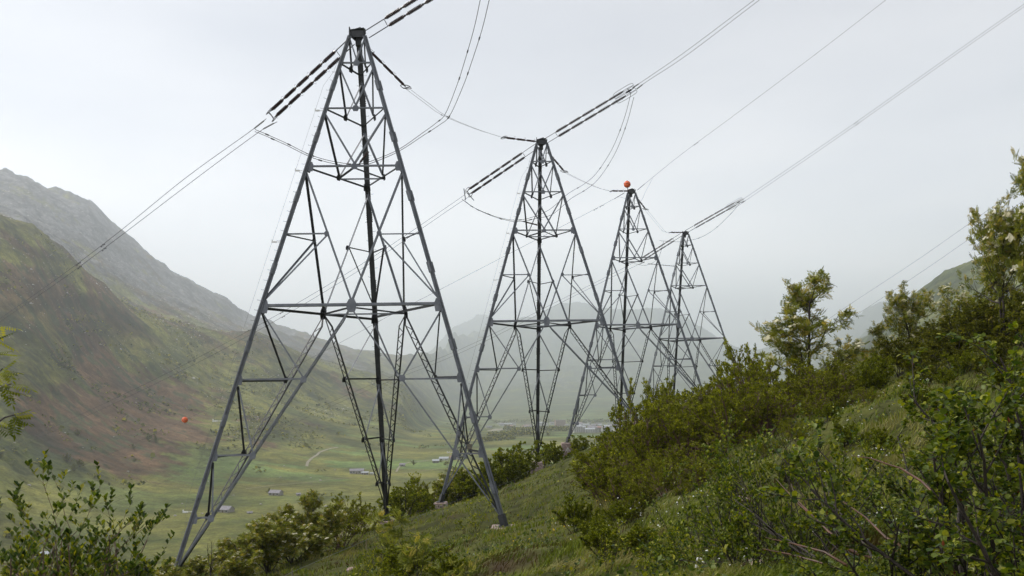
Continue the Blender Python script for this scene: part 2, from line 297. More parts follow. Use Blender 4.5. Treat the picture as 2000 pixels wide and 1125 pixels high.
def smooth_interp(t, ta, va):
    """C1 interpolation of rows va at ta"""
    m = np.zeros_like(va); dt = np.diff(ta); sl = np.diff(va, axis=0)/dt[:, None]
    m[1:-1] = np.where(sl[:-1]*sl[1:] > 0, 2*sl[:-1]*sl[1:]/(sl[:-1]+sl[1:]+1e-12), 0)
    t = np.clip(t, ta[0], ta[-1]); i = np.clip(np.searchsorted(ta, t)-1, 0, len(ta)-2); h = dt[i][:, None]; s = ((t-ta[i])/dt[i])[:, None]
    return (2*s**3-3*s**2+1)*va[i]+(s**3-2*s**2+s)*h*m[i]+(-2*s**3+3*s**2)*va[i+1]+(s**3-s**2)*h*m[i+1]
def valley_h(A, Rr):
    """A, Rr flat arrays"""
    k = _CT.shape[1]; prof = smooth_interp(A, _CA, _CT.reshape(len(_CA), -1)).reshape(-1, k, 2); rk, zk = prof[..., 0], prof[..., 1]
    r = np.clip(Rr, rk[:, 0]+.01, rk[:, -1]-.01); i = np.clip((rk <= r[:, None]).sum(1)-1, 0, k-2); n = np.arange(len(r))
    d = np.diff(rk, axis=1); sl = np.diff(zk, axis=1)/d; m = np.zeros_like(zk); p = sl[:, :-1]*sl[:, 1:]
    m[:, 1:-1] = np.where(p > 0, 2*p/(sl[:, :-1]+sl[:, 1:]+1e-12), 0)
    h = d[n, i]; s = (r-rk[n, i])/h
    z = (2*s**3-3*s**2+1)*zk[n, i]+(s**3-2*s**2+s)*h*m[n, i]+(-2*s**3+3*s**2)*zk[n, i+1]+(s**3-s**2)*h*m[n, i+1]
    x = np.sin(A)*Rr; y = np.cos(A)*Rr; up = sst(6, 120, z-FL); hi = sst(120, 500, z-FL)*.8
    g = fbm(x/420+y/900, y/110, 4, 3, True)*9*up+fbm(x/170, y/42, 4, 8, True)*6.5*up+fbm(x/55, y/40, 4, 12, True)*11*hi+fbm(x/45, y/160, 3, 33)*3.5*up+fbm((z+.55*x)/34, y/330, 4, 35, True)*8*up*(x < 0)+fbm(x/700, y/500, 3, 21)*22*up
    g += fbm(x/20, y/12, 3, 14, True)*1.8*sst(2, 30, z-FL)+fbm(x/170, y/170, 3, 4)*2.2
    g += fbm(x/260+y/400, y/260, 4, 17, True)*35*hi*sst(2000, 3500, Rr)*(1-sst(6000, 9000, Rr))+fbm(x/1500, y/1500, 5, 19, True)*140*sst(5000, 9000, Rr)+fbm(x/500, y/700, 4, 23, True)*40*sst(3300, 5000, Rr)*sst(60, 200, z-FL)
    return z+(g-9*up-6*hi)*sst(200, 400, Rr)
VA = np.concatenate([np.linspace(-1.2, -.60, 40)[:-1], np.linspace(-.60, .60, 900), np.linspace(.60, 1.2, 40)[1:]])
VR = np.concatenate([np.geomspace(120, 600, 60)[:-1], np.geomspace(600, 5500, 520), np.geomspace(5500, 19500, 140)[1:]])
def vattr(X, Y, Z, A, Rr):
    fi = fbm(X/16, Y/11, 3, 49); n1 = fbm(X/160, Y/130, 4, 41); n2 = fbm(X/55, Y/45, 4, 44); up = Z-FL; q_ = Z+.55*X; str_ = fbm(q_/22, Y/300, 5, 47); tone = .5+1.1*fbm(q_/16, Y/170, 5, 57)+.55*fbm(X/14, Y/11, 3, 58)
    px = 1000+np.tan(A)*F; py = yh(px)-F*Z/(Rr*np.cos(A))
    left = sst(900, 700, px)
    rock = sst(.05, .2, fi*.3+n2*.4+str_*.5+sst(230, 520, up)*.75-.45)*left*sst(120, 260, up)
    rock = np.maximum(rock, sst(.0, .35, n2*.6+str_*.5+.02)*sst(2700, 3600, Rr)*sst(40, 120, up)*left)
    rock = np.maximum(rock, .7*sst(.15, .5, str_+.2*n2)*sst(2700, 3500, Rr)*sst(5, 60, up))
    brown = sst(.0, .22, fi*.28+n1*.8+n2*.3+1.0*np.exp(-((px-240)/230)**2-((py-835)/75)**2)-.24)*sst(4, 25, up)*left
    brown = np.maximum(brown, sst(.0, .2, fi*.3+n1*.8+str_*.8+.22)*sst(150, 260, up)*left*.9)
    bright = sst(.05, .2, fi*.15+fbm(X/130, Y/70, 3, 52)-.05)*sst(45, 8, up)*sst(700, 1100, Rr)
    scr = sst(.10, .2, fbm(X/17, Y/12, 3, 61)*.7+n1*.3+str_*.4-.04)*sst(12, 40, up)*.8
    scr = np.maximum(scr, sst(.1, .3, fbm(X/40, Y/22, 3, 64))*sst(1500, 1900, Rr)*sst(20, 5, up)*.8)
    scr = np.maximum(scr, .75*sst(4200, 4800, Rr)*(py < 822)*sst(900, 1000, px)*(1-sst(.0, .4, n1)))
    scr = np.maximum(scr, np.exp(-((px-60)/45)**4-((py-895)/42)**4)*sst(-.4, .1, n2))
    scr = np.maximum(scr, .85*sst(1560, 1640, px)*(Rr > 900)*(1-.6*sst(0, .3, n1+fi*.3)))
    return {k: np.clip(v, 0, 1).ravel() for k, v in dict(rock=rock, brown=brown, bright=bright, scrub=scr, tone=tone*sst(4, 30, up)+(.5+.6*fbm(X/90, Y/60, 4, 59))*(1-sst(4, 30, up))).items()}
val = polar('valley_terrain', VA, VR, lambda X, Y, A, Rr: valley_h(A.ravel(), Rr.ravel()).reshape(A.shape), M['valley'], vattr)
tag(val, kind='structure')
def VH(x, y): return float(valley_h(np.array([math.atan2(x, y)]), np.array([math.hypot(x, y)]))[0])
def valley_hit(px, py, r0=300, r1=6000):
    """first point of the valley sheet on the sight line"""
    r = np.geomspace(r0, r1, 1500); d = P(px, py, 1); hl = math.hypot(d.x, d.y); a = math.atan2(d.x, d.y)
    z = valley_h(np.full(len(r), a), r); i = int(np.argmax(z >= d.z/hl*r)); return Vector((math.sin(a)*r[i], math.cos(a)*r[i], z[i]))
#TOWERS
# ------------------------------------------------------------------ pylons
TAPER, TQ = .2798252, 1.7586912
LV = dict(T=1.75, A=3.648, B=6.757, C=10.64, C2=15.047, D=19.549, E=24.005, F=28.457, G=31.991)
TW = [(-9.771, 53.245, 24.245, .014), (3.212, 81.069, 25.118, .0394), (16.157, 109.152, 26.494, .0392), (29.609, 138.968, 26.096, .0433)]
UP = Vector((0, 0, 1))
def corner(i, leg, dz):
    X, Y, Z, w_ = TW[i]; s = TAPER*dz
    a = {'L': (-s, -s*TQ/3), 'R': (s, -s*TQ/3), 'C': (-.0702, 2*s*TQ/3+.4257)}[leg]; c, n = math.cos(w_), math.sin(w_)
    return Vector((X+a[0]*c-a[1]*n, Y+a[0]*n+a[1]*c, Z-dz))
def angle_prof(w_, t_, sgn=1):   # steel angle: one flange flat in the face, one standing off it
    p = [(0, 0), (w_, 0), (w_, t_), (t_, t_), (t_, w_), (0, w_)]
    return p if sgn > 0 else [(-a, b) for a, b in reversed(p)]
FOOT = [dict(L=35.55, R=32.68, C=35.1), dict(L=36.0, R=28.3, C=34.25), dict(L=34.3, R=27.6, C=33.4), dict(L=33., R=23.6, C=30.)]
PLABEL = ['tallest and nearest grey lattice pylon, its left leg running out of the picture',
          'grey lattice pylon second in the row, standing on three concrete blocks',
          'grey lattice pylon third in the row, carrying an orange ball on its top',
          'smallest and farthest grey lattice pylon, rising behind the olive bushes']
def pylon(i):
    ft = FOOT[i]; base = corner(i, 'C', ft['C']); root = empty('pylon', base, PLABEL[i], 'pylon', 'row of lattice pylons'); O = tuple(base)
    ob = lambda mb, name, m, par=root: mb.obj(name, M[m], par, origin=O)
    cen = lambda dz: (corner(i, 'L', dz)+corner(i, 'R', dz)+corner(i, 'C', dz))/3
    rnd = random.Random(i)
    def member(name, a, b, w_, nrm, m, sgn=1, off=0.):
        return ob(MB().prism(a-nrm*off, b-nrm*off, angle_prof(w_, .016, sgn), -nrm), name, m)
    def gusset(c, nrm, sx, sy, m, tilt=0.):
        mb = MB(); x = nrm.cross(UP).normalized(); y = x.cross(nrm); q = []
        for u, v in ((-.7, -1), (.7, -1), (1, -.3), (1, .35), (.55, 1), (-.55, 1), (-1, .35), (-1, -.3)):
            u, v = u*math.cos(tilt)-v*math.sin(tilt), u*math.sin(tilt)+v*math.cos(tilt); q.append(c+x*u*sx+y*v*sy)
        n = len(q); mb.add([p+nrm*.024 for p in q]+[p+nrm*.004 for p in q], [tuple(range(n)), tuple(range(2*n-1, n-1, -1))]+[(k, n+k, n+(k+1) % n, (k+1) % n) for k in range(n)])
        if i < 2:
            for u in (-.55, 0, .55):
                for v in (-.6, 0, .6):
                    mb.prism(c+x*u*sx+y*v*sy+nrm*.022, c+x*u*sx+y*v*sy+nrm*.044, [(.02*math.cos(t_), .02*math.sin(t_)) for t_ in (0, 1.05, 2.1, 3.14, 4.2, 5.2)], x)
        return ob(mb, 'gusset_plate', m)
    # legs: a star of two steel angles, with splice packs
    for lg in 'LRC':
        a, b = corner(i, lg, LV['T']), corner(i, lg, ft[lg]); mb = MB(); d = (b-a).normalized(); inw = (cen(20)-corner(i, lg, 20)).normalized(); inw = (inw-d*inw.dot(d)).normalized()
        if lg == 'C':
            mb.prism(a, b, [(-.15, -.13), (.15, -.13), (.15, .13), (-.15, .13)], inw)
            for u in (-.15, .15): mb.prism(a, b, [(u-.03, .125), (u+.03, .125), (u+.03, .155), (u-.03, .155)], inw)
        else:
            W_ = .135
            for s in (1, -1): mb.prism(a, b, [(s*.02, s*.02), (s*W_, s*.02), (s*W_, s*.04), (s*.04, s*.04), (s*.04, s*W_), (s*.02, s*W_)][::s], (inw+d.cross(inw)).normalized())
            for s in (1, -1): mb.prism(a, b, [(-s*.02, s*.02), (-s*.02, s*W_), (-s*.04, s*W_), (-s*.04, s*.04), (-s*W_, s*.04), (-s*W_, s*.02)][::s], (inw+d.cross(inw)).normalized())
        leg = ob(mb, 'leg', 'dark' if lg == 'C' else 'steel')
        for zz in (5.2, 8.7, 12.6, 17.2, 22, 26.4, 30.5):       # splice plates with bolt rows
            if zz > ft[lg]-1: continue
            sp = MB(); c = corner(i, lg, zz); x = d.cross(inw)
            for s in (1, -1): sp.prism(c-d*.35+x*s*.165, c+d*.35+x*s*.165, [(-.012, -.12), (.012, -.12), (.012, .12), (-.012, .12)], inw)
            for k in range(5):
                for s in (1, -1):
                    for u in (-.07, .07): sp.box(c+d*(k*.15-.3)+x*s*.19+inw*u, (.045, .045, .045))
            ob(sp, 'splice_plate', 'dark' if lg == 'C' else 'steel', leg)
        k = 0; zz = LV['A'] if i < 2 else 99                    # climbing pegs
        while zz < ft[lg]-2.5 and lg != 'R':
            sb = MB()
            c = corner(i, lg, zz); out_ = (-inw*.3+d.cross(inw)*(1 if k % 2 else -1)).normalized() if lg == 'C' else (Vector((-1, -.1, 0)) if k % 2 else Vector((-.75, -.7, 0)).normalized())
            sb.tube([c+out_*.1, c+out_*.34, c+out_*.35+UP*.05], .011, 4); zz += .62; k += 1; ob(sb, 'step_bolt', 'galv', leg)
        foot = MB(); c = b; foot.prism(c-d*.7, c+d*.02, [(-.17, -.17), (.17, -.17), (.17, .17), (-.17, .17)], inw); foot.box(c+UP*.01, (.7, .7, .05)); ob(foot, 'foot_plate', 'dark')
    # three faces
    for (p, q) in (('L', 'R'), ('L', 'C'), ('R', 'C')):
        front = (p, q) == ('L', 'R'); cp = lambda l, v: corner(i, l, LV[v] if isinstance(v, str) else v)
        nrm = (cp(q, 'D')-cp(p, 'D')).cross(cp(p, 'T')-cp(p, 'D')).normalized()
        if nrm.dot(cen(19.5)-cp(p, 'D')) > 0: nrm = -nrm
        mid = lambda v: (cp(p, v)+cp(q, v))/2
        hm_ = 'steel' if front else 'dark'; dm = {'L': 'steel' if front else 'dark', 'R': 'steel' if front else 'dark', 'C': 'steel'}  # most rear-face members get the steel with shade in its colour
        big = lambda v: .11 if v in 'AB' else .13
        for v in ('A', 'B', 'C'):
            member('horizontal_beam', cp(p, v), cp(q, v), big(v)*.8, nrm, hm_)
            gusset(mid(v), nrm, .2, .2, hm_)
        member('ring_beam', cp(p, 'D'), cp(q, 'D'), .17, nrm, hm_); gusset(mid('D'), nrm, .3, .42, hm_)
        for k, (u, v) in enumerate((('T', 'A'), ('A', 'B'), ('B', 'C'), ('C', 'D'))):
            for lg, sg in ((p, 1), (q, -1)):
                zz = LV[u]+(.35 if k else .15)
                member('diagonal_brace', corner(i, lg, zz), mid(v)+UP*.1, .09+.012*k, nrm, dm[lg], sg, .03)
        for lg, sg in ((p, 1), (q, -1)):
            # sub-bracing above the ring
            f = (LV['C2']-LV['C']-.35)/(LV['D']-LV['C']-.35); n2 = corner(i, lg, LV['C']+.35).lerp(mid('D')+UP*.1, f)
            l2 = cp(lg, 'C2'); l2.z = n2.z
            member('stub_beam', l2, n2, .08, nrm, hm_, 1, .06); member('diagonal_brace', n2, cp(lg, 'D')+UP*.3, .10, nrm, 'dark' if lg == 'C' else 'steel', sg, .09); gusset(n2, nrm, .15, .16, hm_)
            for v in ('C', 'D') if i < 3 else (): gusset(cp(lg, v)+(mid(v)-cp(lg, v)).normalized()*.22, nrm, .2, .32 if v == 'C' else .42, 'dark' if lg == 'C' else hm_)
            # leaning strut from the middle of the ring to the foot: two chords laced together
            a, b = mid('D')-UP*.1, corner(i, lg, ft[lg]-.5); d = (b-a).normalized(); L_ = (b-a).length; st = MB(); wd = .42
            inn = (-nrm-d*(-nrm).dot(d)).normalized()
            for s in (0, 1):
                pts = [(a, 0), (a+d*.9, s*wd), (b-d*3.2, s*wd), (b, s*.1)]
                for (x0, o0), (x1, o1) in zip(pts, pts[1:]): st.prism(x0+inn*o0, x1+inn*o1, angle_prof(.085, .014, 1 if s else -1), inn if s == 0 else -inn)
            nb = max(8, int(L_/.62))
            for k in range(nb):
                t0, t1 = 1.0+(L_-4.3)*k/nb, 1.0+(L_-4.3)*(k+1)/nb; o0, o1 = (.02, wd-.02) if k % 2 else (wd-.02, .02)
                st.prism(a+d*t0+inn*o0, a+d*t1+inn*o1, [(-.025, -.008), (.025, -.008), (.025, .008), (-.025, .008)], nrm.cross(d) if abs(nrm.cross(d).dot(d)) < .5 else nrm)
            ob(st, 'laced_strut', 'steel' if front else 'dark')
            node = lambda z_: a+d*((a.z-z_)/(-d.z))
            prev = None; lv = [v for v in ('D', 'E', 'F', 'G') if LV[v] < ft[lg]-1.5]
            for v in lv[1:]:
                l0 = cp(lg, v); n0 = node(l0.z); col = hm_ if not (lg == 'C') else 'dark'
                member('stub_beam', l0, n0, .10, nrm, col, 1, .02); gusset(n0, nrm, .19, .2, col)
                l1 = cp(lg, lv[lv.index(v)-1])-UP*.35
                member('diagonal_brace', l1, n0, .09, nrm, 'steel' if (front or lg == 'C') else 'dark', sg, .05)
                if i < 2: gusset(l0+(n0-l0).normalized()*.16, nrm, .16, .3, col)
    for v in ('C', 'D'):                                        # plan bracing between the middles of the sides
        m_ = [(corner(i, a, LV[v])+corner(i, b, LV[v]))/2 for a, b in (('L', 'R'), ('L', 'C'), ('R', 'C'))]
        for a, b in ((0, 1), (0, 2), (1, 2)): member('plan_brace', m_[a]-UP*.05, m_[b]-UP*.05, .10, UP, 'dark' if a == 0 else 'steel')
    # head: sloping cheek plates, a box and the bolted top plate
    hd = MB(); t0 = LV['T']+.55
    T_ = {l: corner(i, l, LV['T']-.35) for l in 'LRC'}; B_ = {l: corner(i, l, t0) for l in 'LRC'}
    for a, b in (('L', 'R'), ('L', 'C'), ('R', 'C')):
        x = (T_[b]-T_[a]).normalized()
        hd.prism(T_[a].lerp(B_[a], .1)-x*.12, T_[b].lerp(B_[b], .1)+x*.12, [(-.02, -.32), (.02, -.32), (.02, .1), (-.02, .1)], UP)
    c = (T_['L']+T_['R']+T_['C'])/3
    hd.box(c+UP*.11, (.95, .9, .04), Matrix.Rotation(-.12, 3, 'Y')); hd.box(c+UP*.19, (.5, .5, .1), Matrix.Rotation(-.3, 3, 'Y')); hd.box(c-UP*.4+Vector((.02, .1, 0)), (.34, .34, .8))
    hd.box(T_['L']+Vector((-.1, 0, .12)), (.06, .2, .22)); hd.box(T_['R']+Vector((.12, 0, .0)), (.06, .25, .2))
    ob(hd, 'head_plate', 'dark')
    if i < 2:                                                   # earthing rope stood off the left leg on brackets
        rp_ = MB(); ks = [(3.2+k*1.0) for k in range(int(ft['L']-4))]
        off = Vector((-.62, -.05, 0)); rp_.tube([corner(i, 'L', z_)+off*(1 if 5 < z_ < ft['L']-4 else .4) for z_ in ks], .008, 4); ob(rp_, 'climbing_rope', 'galv')
        for z_ in (6.9, 10.9, 15.5, 21, 26.4, 31.6):
            b_ = MB(); q = corner(i, 'L', z_); b_.tube([q, q+off], .018, 5); b_.box(q+off*.75, (.22, .1, .08)); b_.box(q+off+UP*.04, (.05, .05, .18)); ob(b_, 'rope_bracket', 'white')
    if i == 0:
        s_ = MB(); q = corner(i, 'R', 28.2); s_.box(q+Vector((-.75, -.12, .1)), (.28, .03, .32)); ob(s_, 'warning_plate', 'wood')
    return root
for i, l, h_ in ((1, 'R', .9), (2, 'R', 1.0), (2, 'C', .8), (3, 'R', .8), (3, 'L', .8), (3, 'C', .8)):     # hidden feet reach the ground
    for _ in range(12):
        c_ = corner(i, l, FOOT[i][l]); FOOT[i][l] += c_.z-float(H(c_.x, c_.y))-h_
pyl = [pylon(i) for i in range(4)]
# concrete blocks under the legs
def footing(c, w_, h_, label, mark=False):
    r = empty('concrete_footing', (c.x, c.y, c.z-h_), label, 'footing', 'concrete pylon footings'); mb = MB(); b0 = w_*.72; b1 = w_*.5; n = 0
    v = [(x*b0, y*b0, -.6) for x, y in ((-1, -1), (1, -1), (1, 1), (-1, 1))]+[(x*b1, y*b1, h_-.06) for x, y in ((-1, -1), (1, -1), (1, 1), (-1, 1))]+[(x*(b1-.06), y*(b1-.06), h_-.02) for x, y in ((-1, -1), (1, -1), (1, 1), (-1, 1))]
    mb.add(v, [(0, 1, 5, 4), (1, 2, 6, 5), (2, 3, 7, 6), (3, 0, 4, 7), (4, 5, 9, 8), (5, 6, 10, 9), (6, 7, 11, 10), (7, 4, 8, 11), (8, 9, 10, 11)])
    mb.obj('block', M['conc'], r)
    if mark:                                                    # survey mark painted in white on the near face
        k = MB(); sl = (b0-b1)/(h_+.54); s_ = w_*.26
        def st(p, q):
            a = Vector((p[0]*s_, -(b1+sl*(h_-.06-(h_*.52+p[1]*s_)))-.012, h_*.52+p[1]*s_)); b = Vector((q[0]*s_, -(b1+sl*(h_-.06-(h_*.52+q[1]*s_)))-.012, h_*.52+q[1]*s_))
            k.prism(a, b, [(-.022, -.008), (.022, -.008), (.022, .008), (-.022, .008)], Vector((0, -1, 0)))
        for s in mark: st(*s)
        k.obj('painted_mark', M['white'], r)
    return r
STAR = [((0, -1), (0, 1)), ((-.9, .1), (.9, .1)), ((0, .9), (-.8, -.45)), ((0, .9), (.8, -.45)), ((-.5, .5), (.5, .5))]; CROSS = [((-.5, .1), (.5, .1)), ((0, .5), (0, -.4))]
footing(corner(0, 'R', FOOT[0]['R']), 1.5, .5, 'low weathered concrete slab under the right leg of the nearest pylon')
footing(corner(0, 'C', FOOT[0]['C']), .95, .3, 'low pale concrete block under the black middle leg of the nearest pylon')
footing(corner(0, 'L', FOOT[0]['L']), 1.15, .6, 'concrete block under the cut-off left leg of the nearest pylon')
footing(corner(1, 'L', FOOT[1]['L']), 1.15, .75, 'light grey squared concrete block standing alone under the left leg of the second pylon')
footing(corner(1, 'C', FOOT[1]['C']), 1.15, 1.1, 'pinkish concrete block with a small painted cross under the middle leg of the second pylon', CROSS)
footing(corner(1, 'R', FOOT[1]['R']), 1.15, 1.3, 'concrete block under the right leg of the second pylon, among the bushes')
footing(corner(2, 'L', FOOT[2]['L']), 1.45, 1.9, 'tall sloping pink concrete block with a white painted star under the third pylon', STAR)
for i, l, t_ in ((2, 'R', 'right leg of the third pylon'), (2, 'C', 'middle leg of the third pylon'), (3, 'R', 'right leg of the farthest pylon'), (3, 'L', 'left leg of the farthest pylon'), (3, 'C', 'middle leg of the farthest pylon')):
    footing(corner(i, l, FOOT[i][l]), 1.3, 2.5, 'concrete block hidden by bushes under the '+t_)

# ------------------------------------------------------------------ insulators, conductors, jumpers
def unit_mesh():
    """one porcelain unit of unit length along +z: caps, core and 12 sheds"""
    pr = [(.0, 0), (.055, .0), (.06, .05), (.035, .07)]
    for k in range(12):
        z_ = .09+k*.0695; pr += [(.034, z_), (.088 if k % 2 else .094, z_+.018), (.088 if k % 2 else .094, z_+.024), (.036, z_+.034)]
    pr += [(.035, .93), (.06, .95), (.055, 1), (0, 1)]; n = 8; mb = MB()
    v = [(r*math.cos(2*math.pi*k/n), r*math.sin(2*math.pi*k/n), z_) for r, z_ in pr for k in range(n)]
    mb.add(v, [(j*n+k, j*n+(k+1) % n, (j+1)*n+(k+1) % n, (j+1)*n+k) for j in range(len(pr)-1) for k in range(n)])
    me = bpy.data.meshes.new('insulator_unit'); me.from_pydata(mb.v, [], mb.f); me.materials.append(M['ins']); return me
UNIT = unit_mesh()
def string(p0, p1, label, n=5, lead=.12, tail=.05, sep=.48, strands=2, horns=True, rings=1, group='insulator strings of the pylons', up=UP, thick=1., base=None, ringlen=0):
    """strain string from the steel at p0 to the yoke at p1"""
    p0, p1 = Vector(p0), Vector(p1); root = empty('insulator_string', p0, label, 'insulator string', group); O = tuple(p0)
    d = (p1-p0).normalized(); L_ = (p1-p0).length; sd_ = d.cross(up).normalized(); nu = sd_.cross(d)
    if strands == 2: g_ = 1 if d.x > 0 else -1; sd_, nu = sd_*.5+nu*.866*g_, nu*.5-sd_*.866*g_
    ul = L_*(1-lead-tail)/n; q = Matrix.Rotation(0, 4, 'X'); rot = d.to_track_quat('Z', 'Y').to_matrix().to_4x4()
    for s in ([-1, 1] if strands == 2 else [0]):
        o = sd_*sep/2*s; lk = MB(); a = p0+o; b = a+d*L_*lead
        if base: a = Vector(base)+o*.9
        for e in (-.055, .055): lk.tube([a, a.lerp(b, .12)+nu*e, a.lerp(b, .88)+nu*e, b], .026, 5)
        lk.obj('shackle_link', M['fit'], root, origin=O)
        for k in range(n):
            st = b+d*ul*k; u = bpy.data.objects.new('insulator_unit', UNIT); S.collection.objects.link(u); u.parent = root
            u.matrix_basis = Matrix.Translation(st-p0) @ rot @ Matrix.Diagonal((thick*(1.25 if strands == 2 else 1.1), thick*(1.25 if strands == 2 else 1.1), ul*.9, 1))
            cn = MB(); cn.tube([st+d*ul*.88, st+d*ul*1.02], .05, 5)
            if horns:
                for e in (0, .88):
                    h_ = st+d*ul*e; sg = 1 if s >= 0 else -1
                    cn.tube([h_, h_+nu*.14-d*.02, h_+nu*.26+d*(.06 if e else -.06)], .011, 4)
                    cn.tube([h_, h_+sd_*sg*.14, h_+sd_*sg*.2+d*(.1 if e else -.1)], .007, 4)
            elif k < n: cn.tube([st, st+nu*.2], .008, 4); cn.tube([st+nu*.2-d*.16, st+nu*.2+d*.16], .01, 4)
            cn.obj('arcing_horn', M['fit'], root, origin=O)
    yk = MB(); ye = p1-d*L_*tail*.5; yk.tube([ye-sd_*sep*.55, ye+sd_*sep*.55], .035, 6); yk.obj('yoke_plate', M['fit'], root, origin=O)
    MB().tube([p0+d*L_*lead*.94-sd_*sep*.5, p0+d*L_*lead*.94+sd_*sep*.5], .022, 6).obj('spreader_bar', M['fit'], root, origin=O)
    for s in ([-1, 1] if strands == 2 else [0])[:2 if rings else 0]:
        rg = MB()
        if ringlen:
            for w_ in (-.12, .12): rg.ring(ye-d*ringlen*.25+sd_*(s*sep*.5+w_), sd_.cross(d)*.9+sd_*.45, d, .2, ringlen*.62, .02, 26, 3.2)
            rg.tube([ye-d*.3, ye+d*.25], .09, 6)
        else: rg.ring(ye+sd_*s*sep*.62-d*.1, sd_*(1 if rings < 2 else .25)+nu*(.3 if rings < 2 else 1), d, .42 if rings < 3 else .3, .26, .028, 22, 2.6); rg.tube([ye, ye+sd_*s*sep*.6+d*.1], .012, 4)
        rg.obj('corona_ring', M['fit'], root, origin=O)
    return root, sd_
def cable(name, pts, r, label, cat='cable', group=None, m='cable', spans=6, clamps=(), origin=None, extra=None):
    """smooth wire through points, with its clamps as parts"""
    pts = [Vector(p) for p in pts]; n = len(pts); dn = []
    for i in range(n-1):
        p0 = pts[i-1] if i else pts[0]*2-pts[1]; p3 = pts[i+2] if i+2 < n else pts[-1]*2-pts[-2]; p1, p2 = pts[i], pts[i+1]
        for k in range(spans):
            t = k/spans; dn.append(.5*((2*p1)+(p2-p0)*t+(2*p0-5*p1+4*p2-p3)*t*t+(3*p1-p0-3*p2+p3)*t**3))
    dn.append(pts[-1]); o0 = pts[0]; root = empty(name, o0, label, cat, group)
    MB().tube(dn, r, 5).obj('wire', M[m], root, True, origin=tuple(o0))
    for f, ln, rad, nm in clamps:
        x = f*(len(dn)-1); k = min(int(x), len(dn)-2); c = dn[k].lerp(dn[k+1], x-k); d = (dn[k+1]-dn[k]).normalized(); mb = MB()
        if nm == 'damper':
            mb.box(c-UP*.03, (.05, .05, .1)); mb.tube([c-UP*.09-d*.2, c-UP*.09+d*.2], .008, 4); mb.tube([c-UP*.09-d*.28, c-UP*.09-d*.14], .035, 6); mb.tube([c-UP*.09+d*.14, c-UP*.09+d*.28], .035, 6)
        else: mb.tube([c-d*ln*.5, c-d*ln*.42, c+d*ln*.42, c+d*ln*.5], [rad*.5, rad, rad, rad*.5], 7)
        mb.obj(nm, M['fit' if nm != 'sleeve' else 'galv'], root, origin=tuple(o0))
    return root
DL = Vector((-.872, .49, 0)); DR = -DL
def apex(i, dx=0, dy=0, dz=0): X, Y, Z, w_ = TW[i]; return Vector((X+dx, Y+dy, Z-1.5+dz))
NUM = ['nearest', 'second', 'third', 'farthest']
# pylon 1, valley side: string px (668,92) -> (528,230); uphill side runs out of the top of the picture
a = apex(0, -.5, -.3); p0 = on_plane(688, 80, a, DL); p1 = on_plane(527, 228, a, DL)
s1, sd1 = string(p0, p1, 'double string of brown ribbed insulators hanging from the left of the nearest pylon head', 5, .17, .04, rings=1, thick=1.15)
def conductor_pair(px1, px2, pl, d, r, labels, group, clampf, sleeve=(.0, .9, .045), damp=(), far=None):
    for pts, lab in ((px1, labels[0]), (px2, labels[1])):
        P3 = [on_plane(x, y, pl, d) for x, y in pts]
        if far: P3.append(P3[-1]+d*far[0]+UP*far[1])
        cable('conductor', P3, r, lab, 'power line', group, clamps=[(.004+sleeve[0], sleeve[1], sleeve[2], 'sleeve')]+[(f, .4, .03, 'damper') for f in damp])
conductor_pair([(520, 232), (484, 260), (362, 348), (235, 451), (120, 538), (0, 622), (-90, 682)], [(541, 238), (500, 262), (372, 357), (238, 459), (122, 545), (0, 628), (-90, 689)], a, DL, .021,
    ('upper of the two wires sloping from the nearest pylon to the left edge', 'lower of the two wires sloping from the nearest pylon to the left edge'), 'wires of the nearest pylon', 0, (.075, 1.1, .05), (.47, .53), far=(60, -17))
a = apex(0, .5, .1); p0 = on_plane(717, 67, a, DR); p1 = on_plane(950, -78, a, DR)
string(p0, p1, 'double string of brown ribbed insulators leaving the nearest pylon through the top edge', 5, .18, .04, rings=1, horns=False, thick=1.15)
conductor_pair([(955, -82), (1010, -122), (1200, -262)], [(965, -78), (1018, -116), (1210, -252)], a, DR, .021, ('wire running uphill above the picture from the nearest pylon', 'second wire running uphill above the picture from the nearest pylon'), 'wires of the nearest pylon uphill', 0)
# pylon 2
a = apex(1, -.5, -.3); p0 = on_plane(1047, 286, a, DL); p1 = on_plane(912, 378, a, DL)
string(p0, p1, 'double string of brown insulators on the left of the second pylon head', 5, .18, .04, thick=1.25)
conductor_pair([(910, 377), (884, 397), (700, 520), (502, 637), (300, 742), (100, 836), (0, 879), (-90, 915)], [(922, 383), (893, 399), (705, 526), (505, 645), (303, 750), (102, 843), (0, 887), (-90, 924)], a, DL, .020,
    ('upper of the two wires from the second pylon down across the left slope', 'lower of the two wires from the second pylon down across the left slope'), 'wires of the second pylon', 0, (.04, 1.3, .05), (.345, .365), far=(80, -20))
a = apex(1, .5, .1); p0 = on_plane(1060, 279, a, DR); p1 = on_plane(1238, 172, a, DR)
string(p0, p1, 'double string of brown insulators rising right from the second pylon head to a long ring', 5, .17, .10, horns=False, thick=1.35, ringlen=1.7)
conductor_pair([(1238, 170), (1262, 154), (1340, 100), (1473, 0), (1560, -66)], [(1246, 172), (1268, 156), (1345, 105), (1483, 0), (1572, -66)], a, DR, .020,
    ('left of the two wires climbing right from the second pylon', 'right of the two wires climbing right from the second pylon'), 'wires of the second pylon uphill', 0, (.03, .7, .06), far=(15, 9))
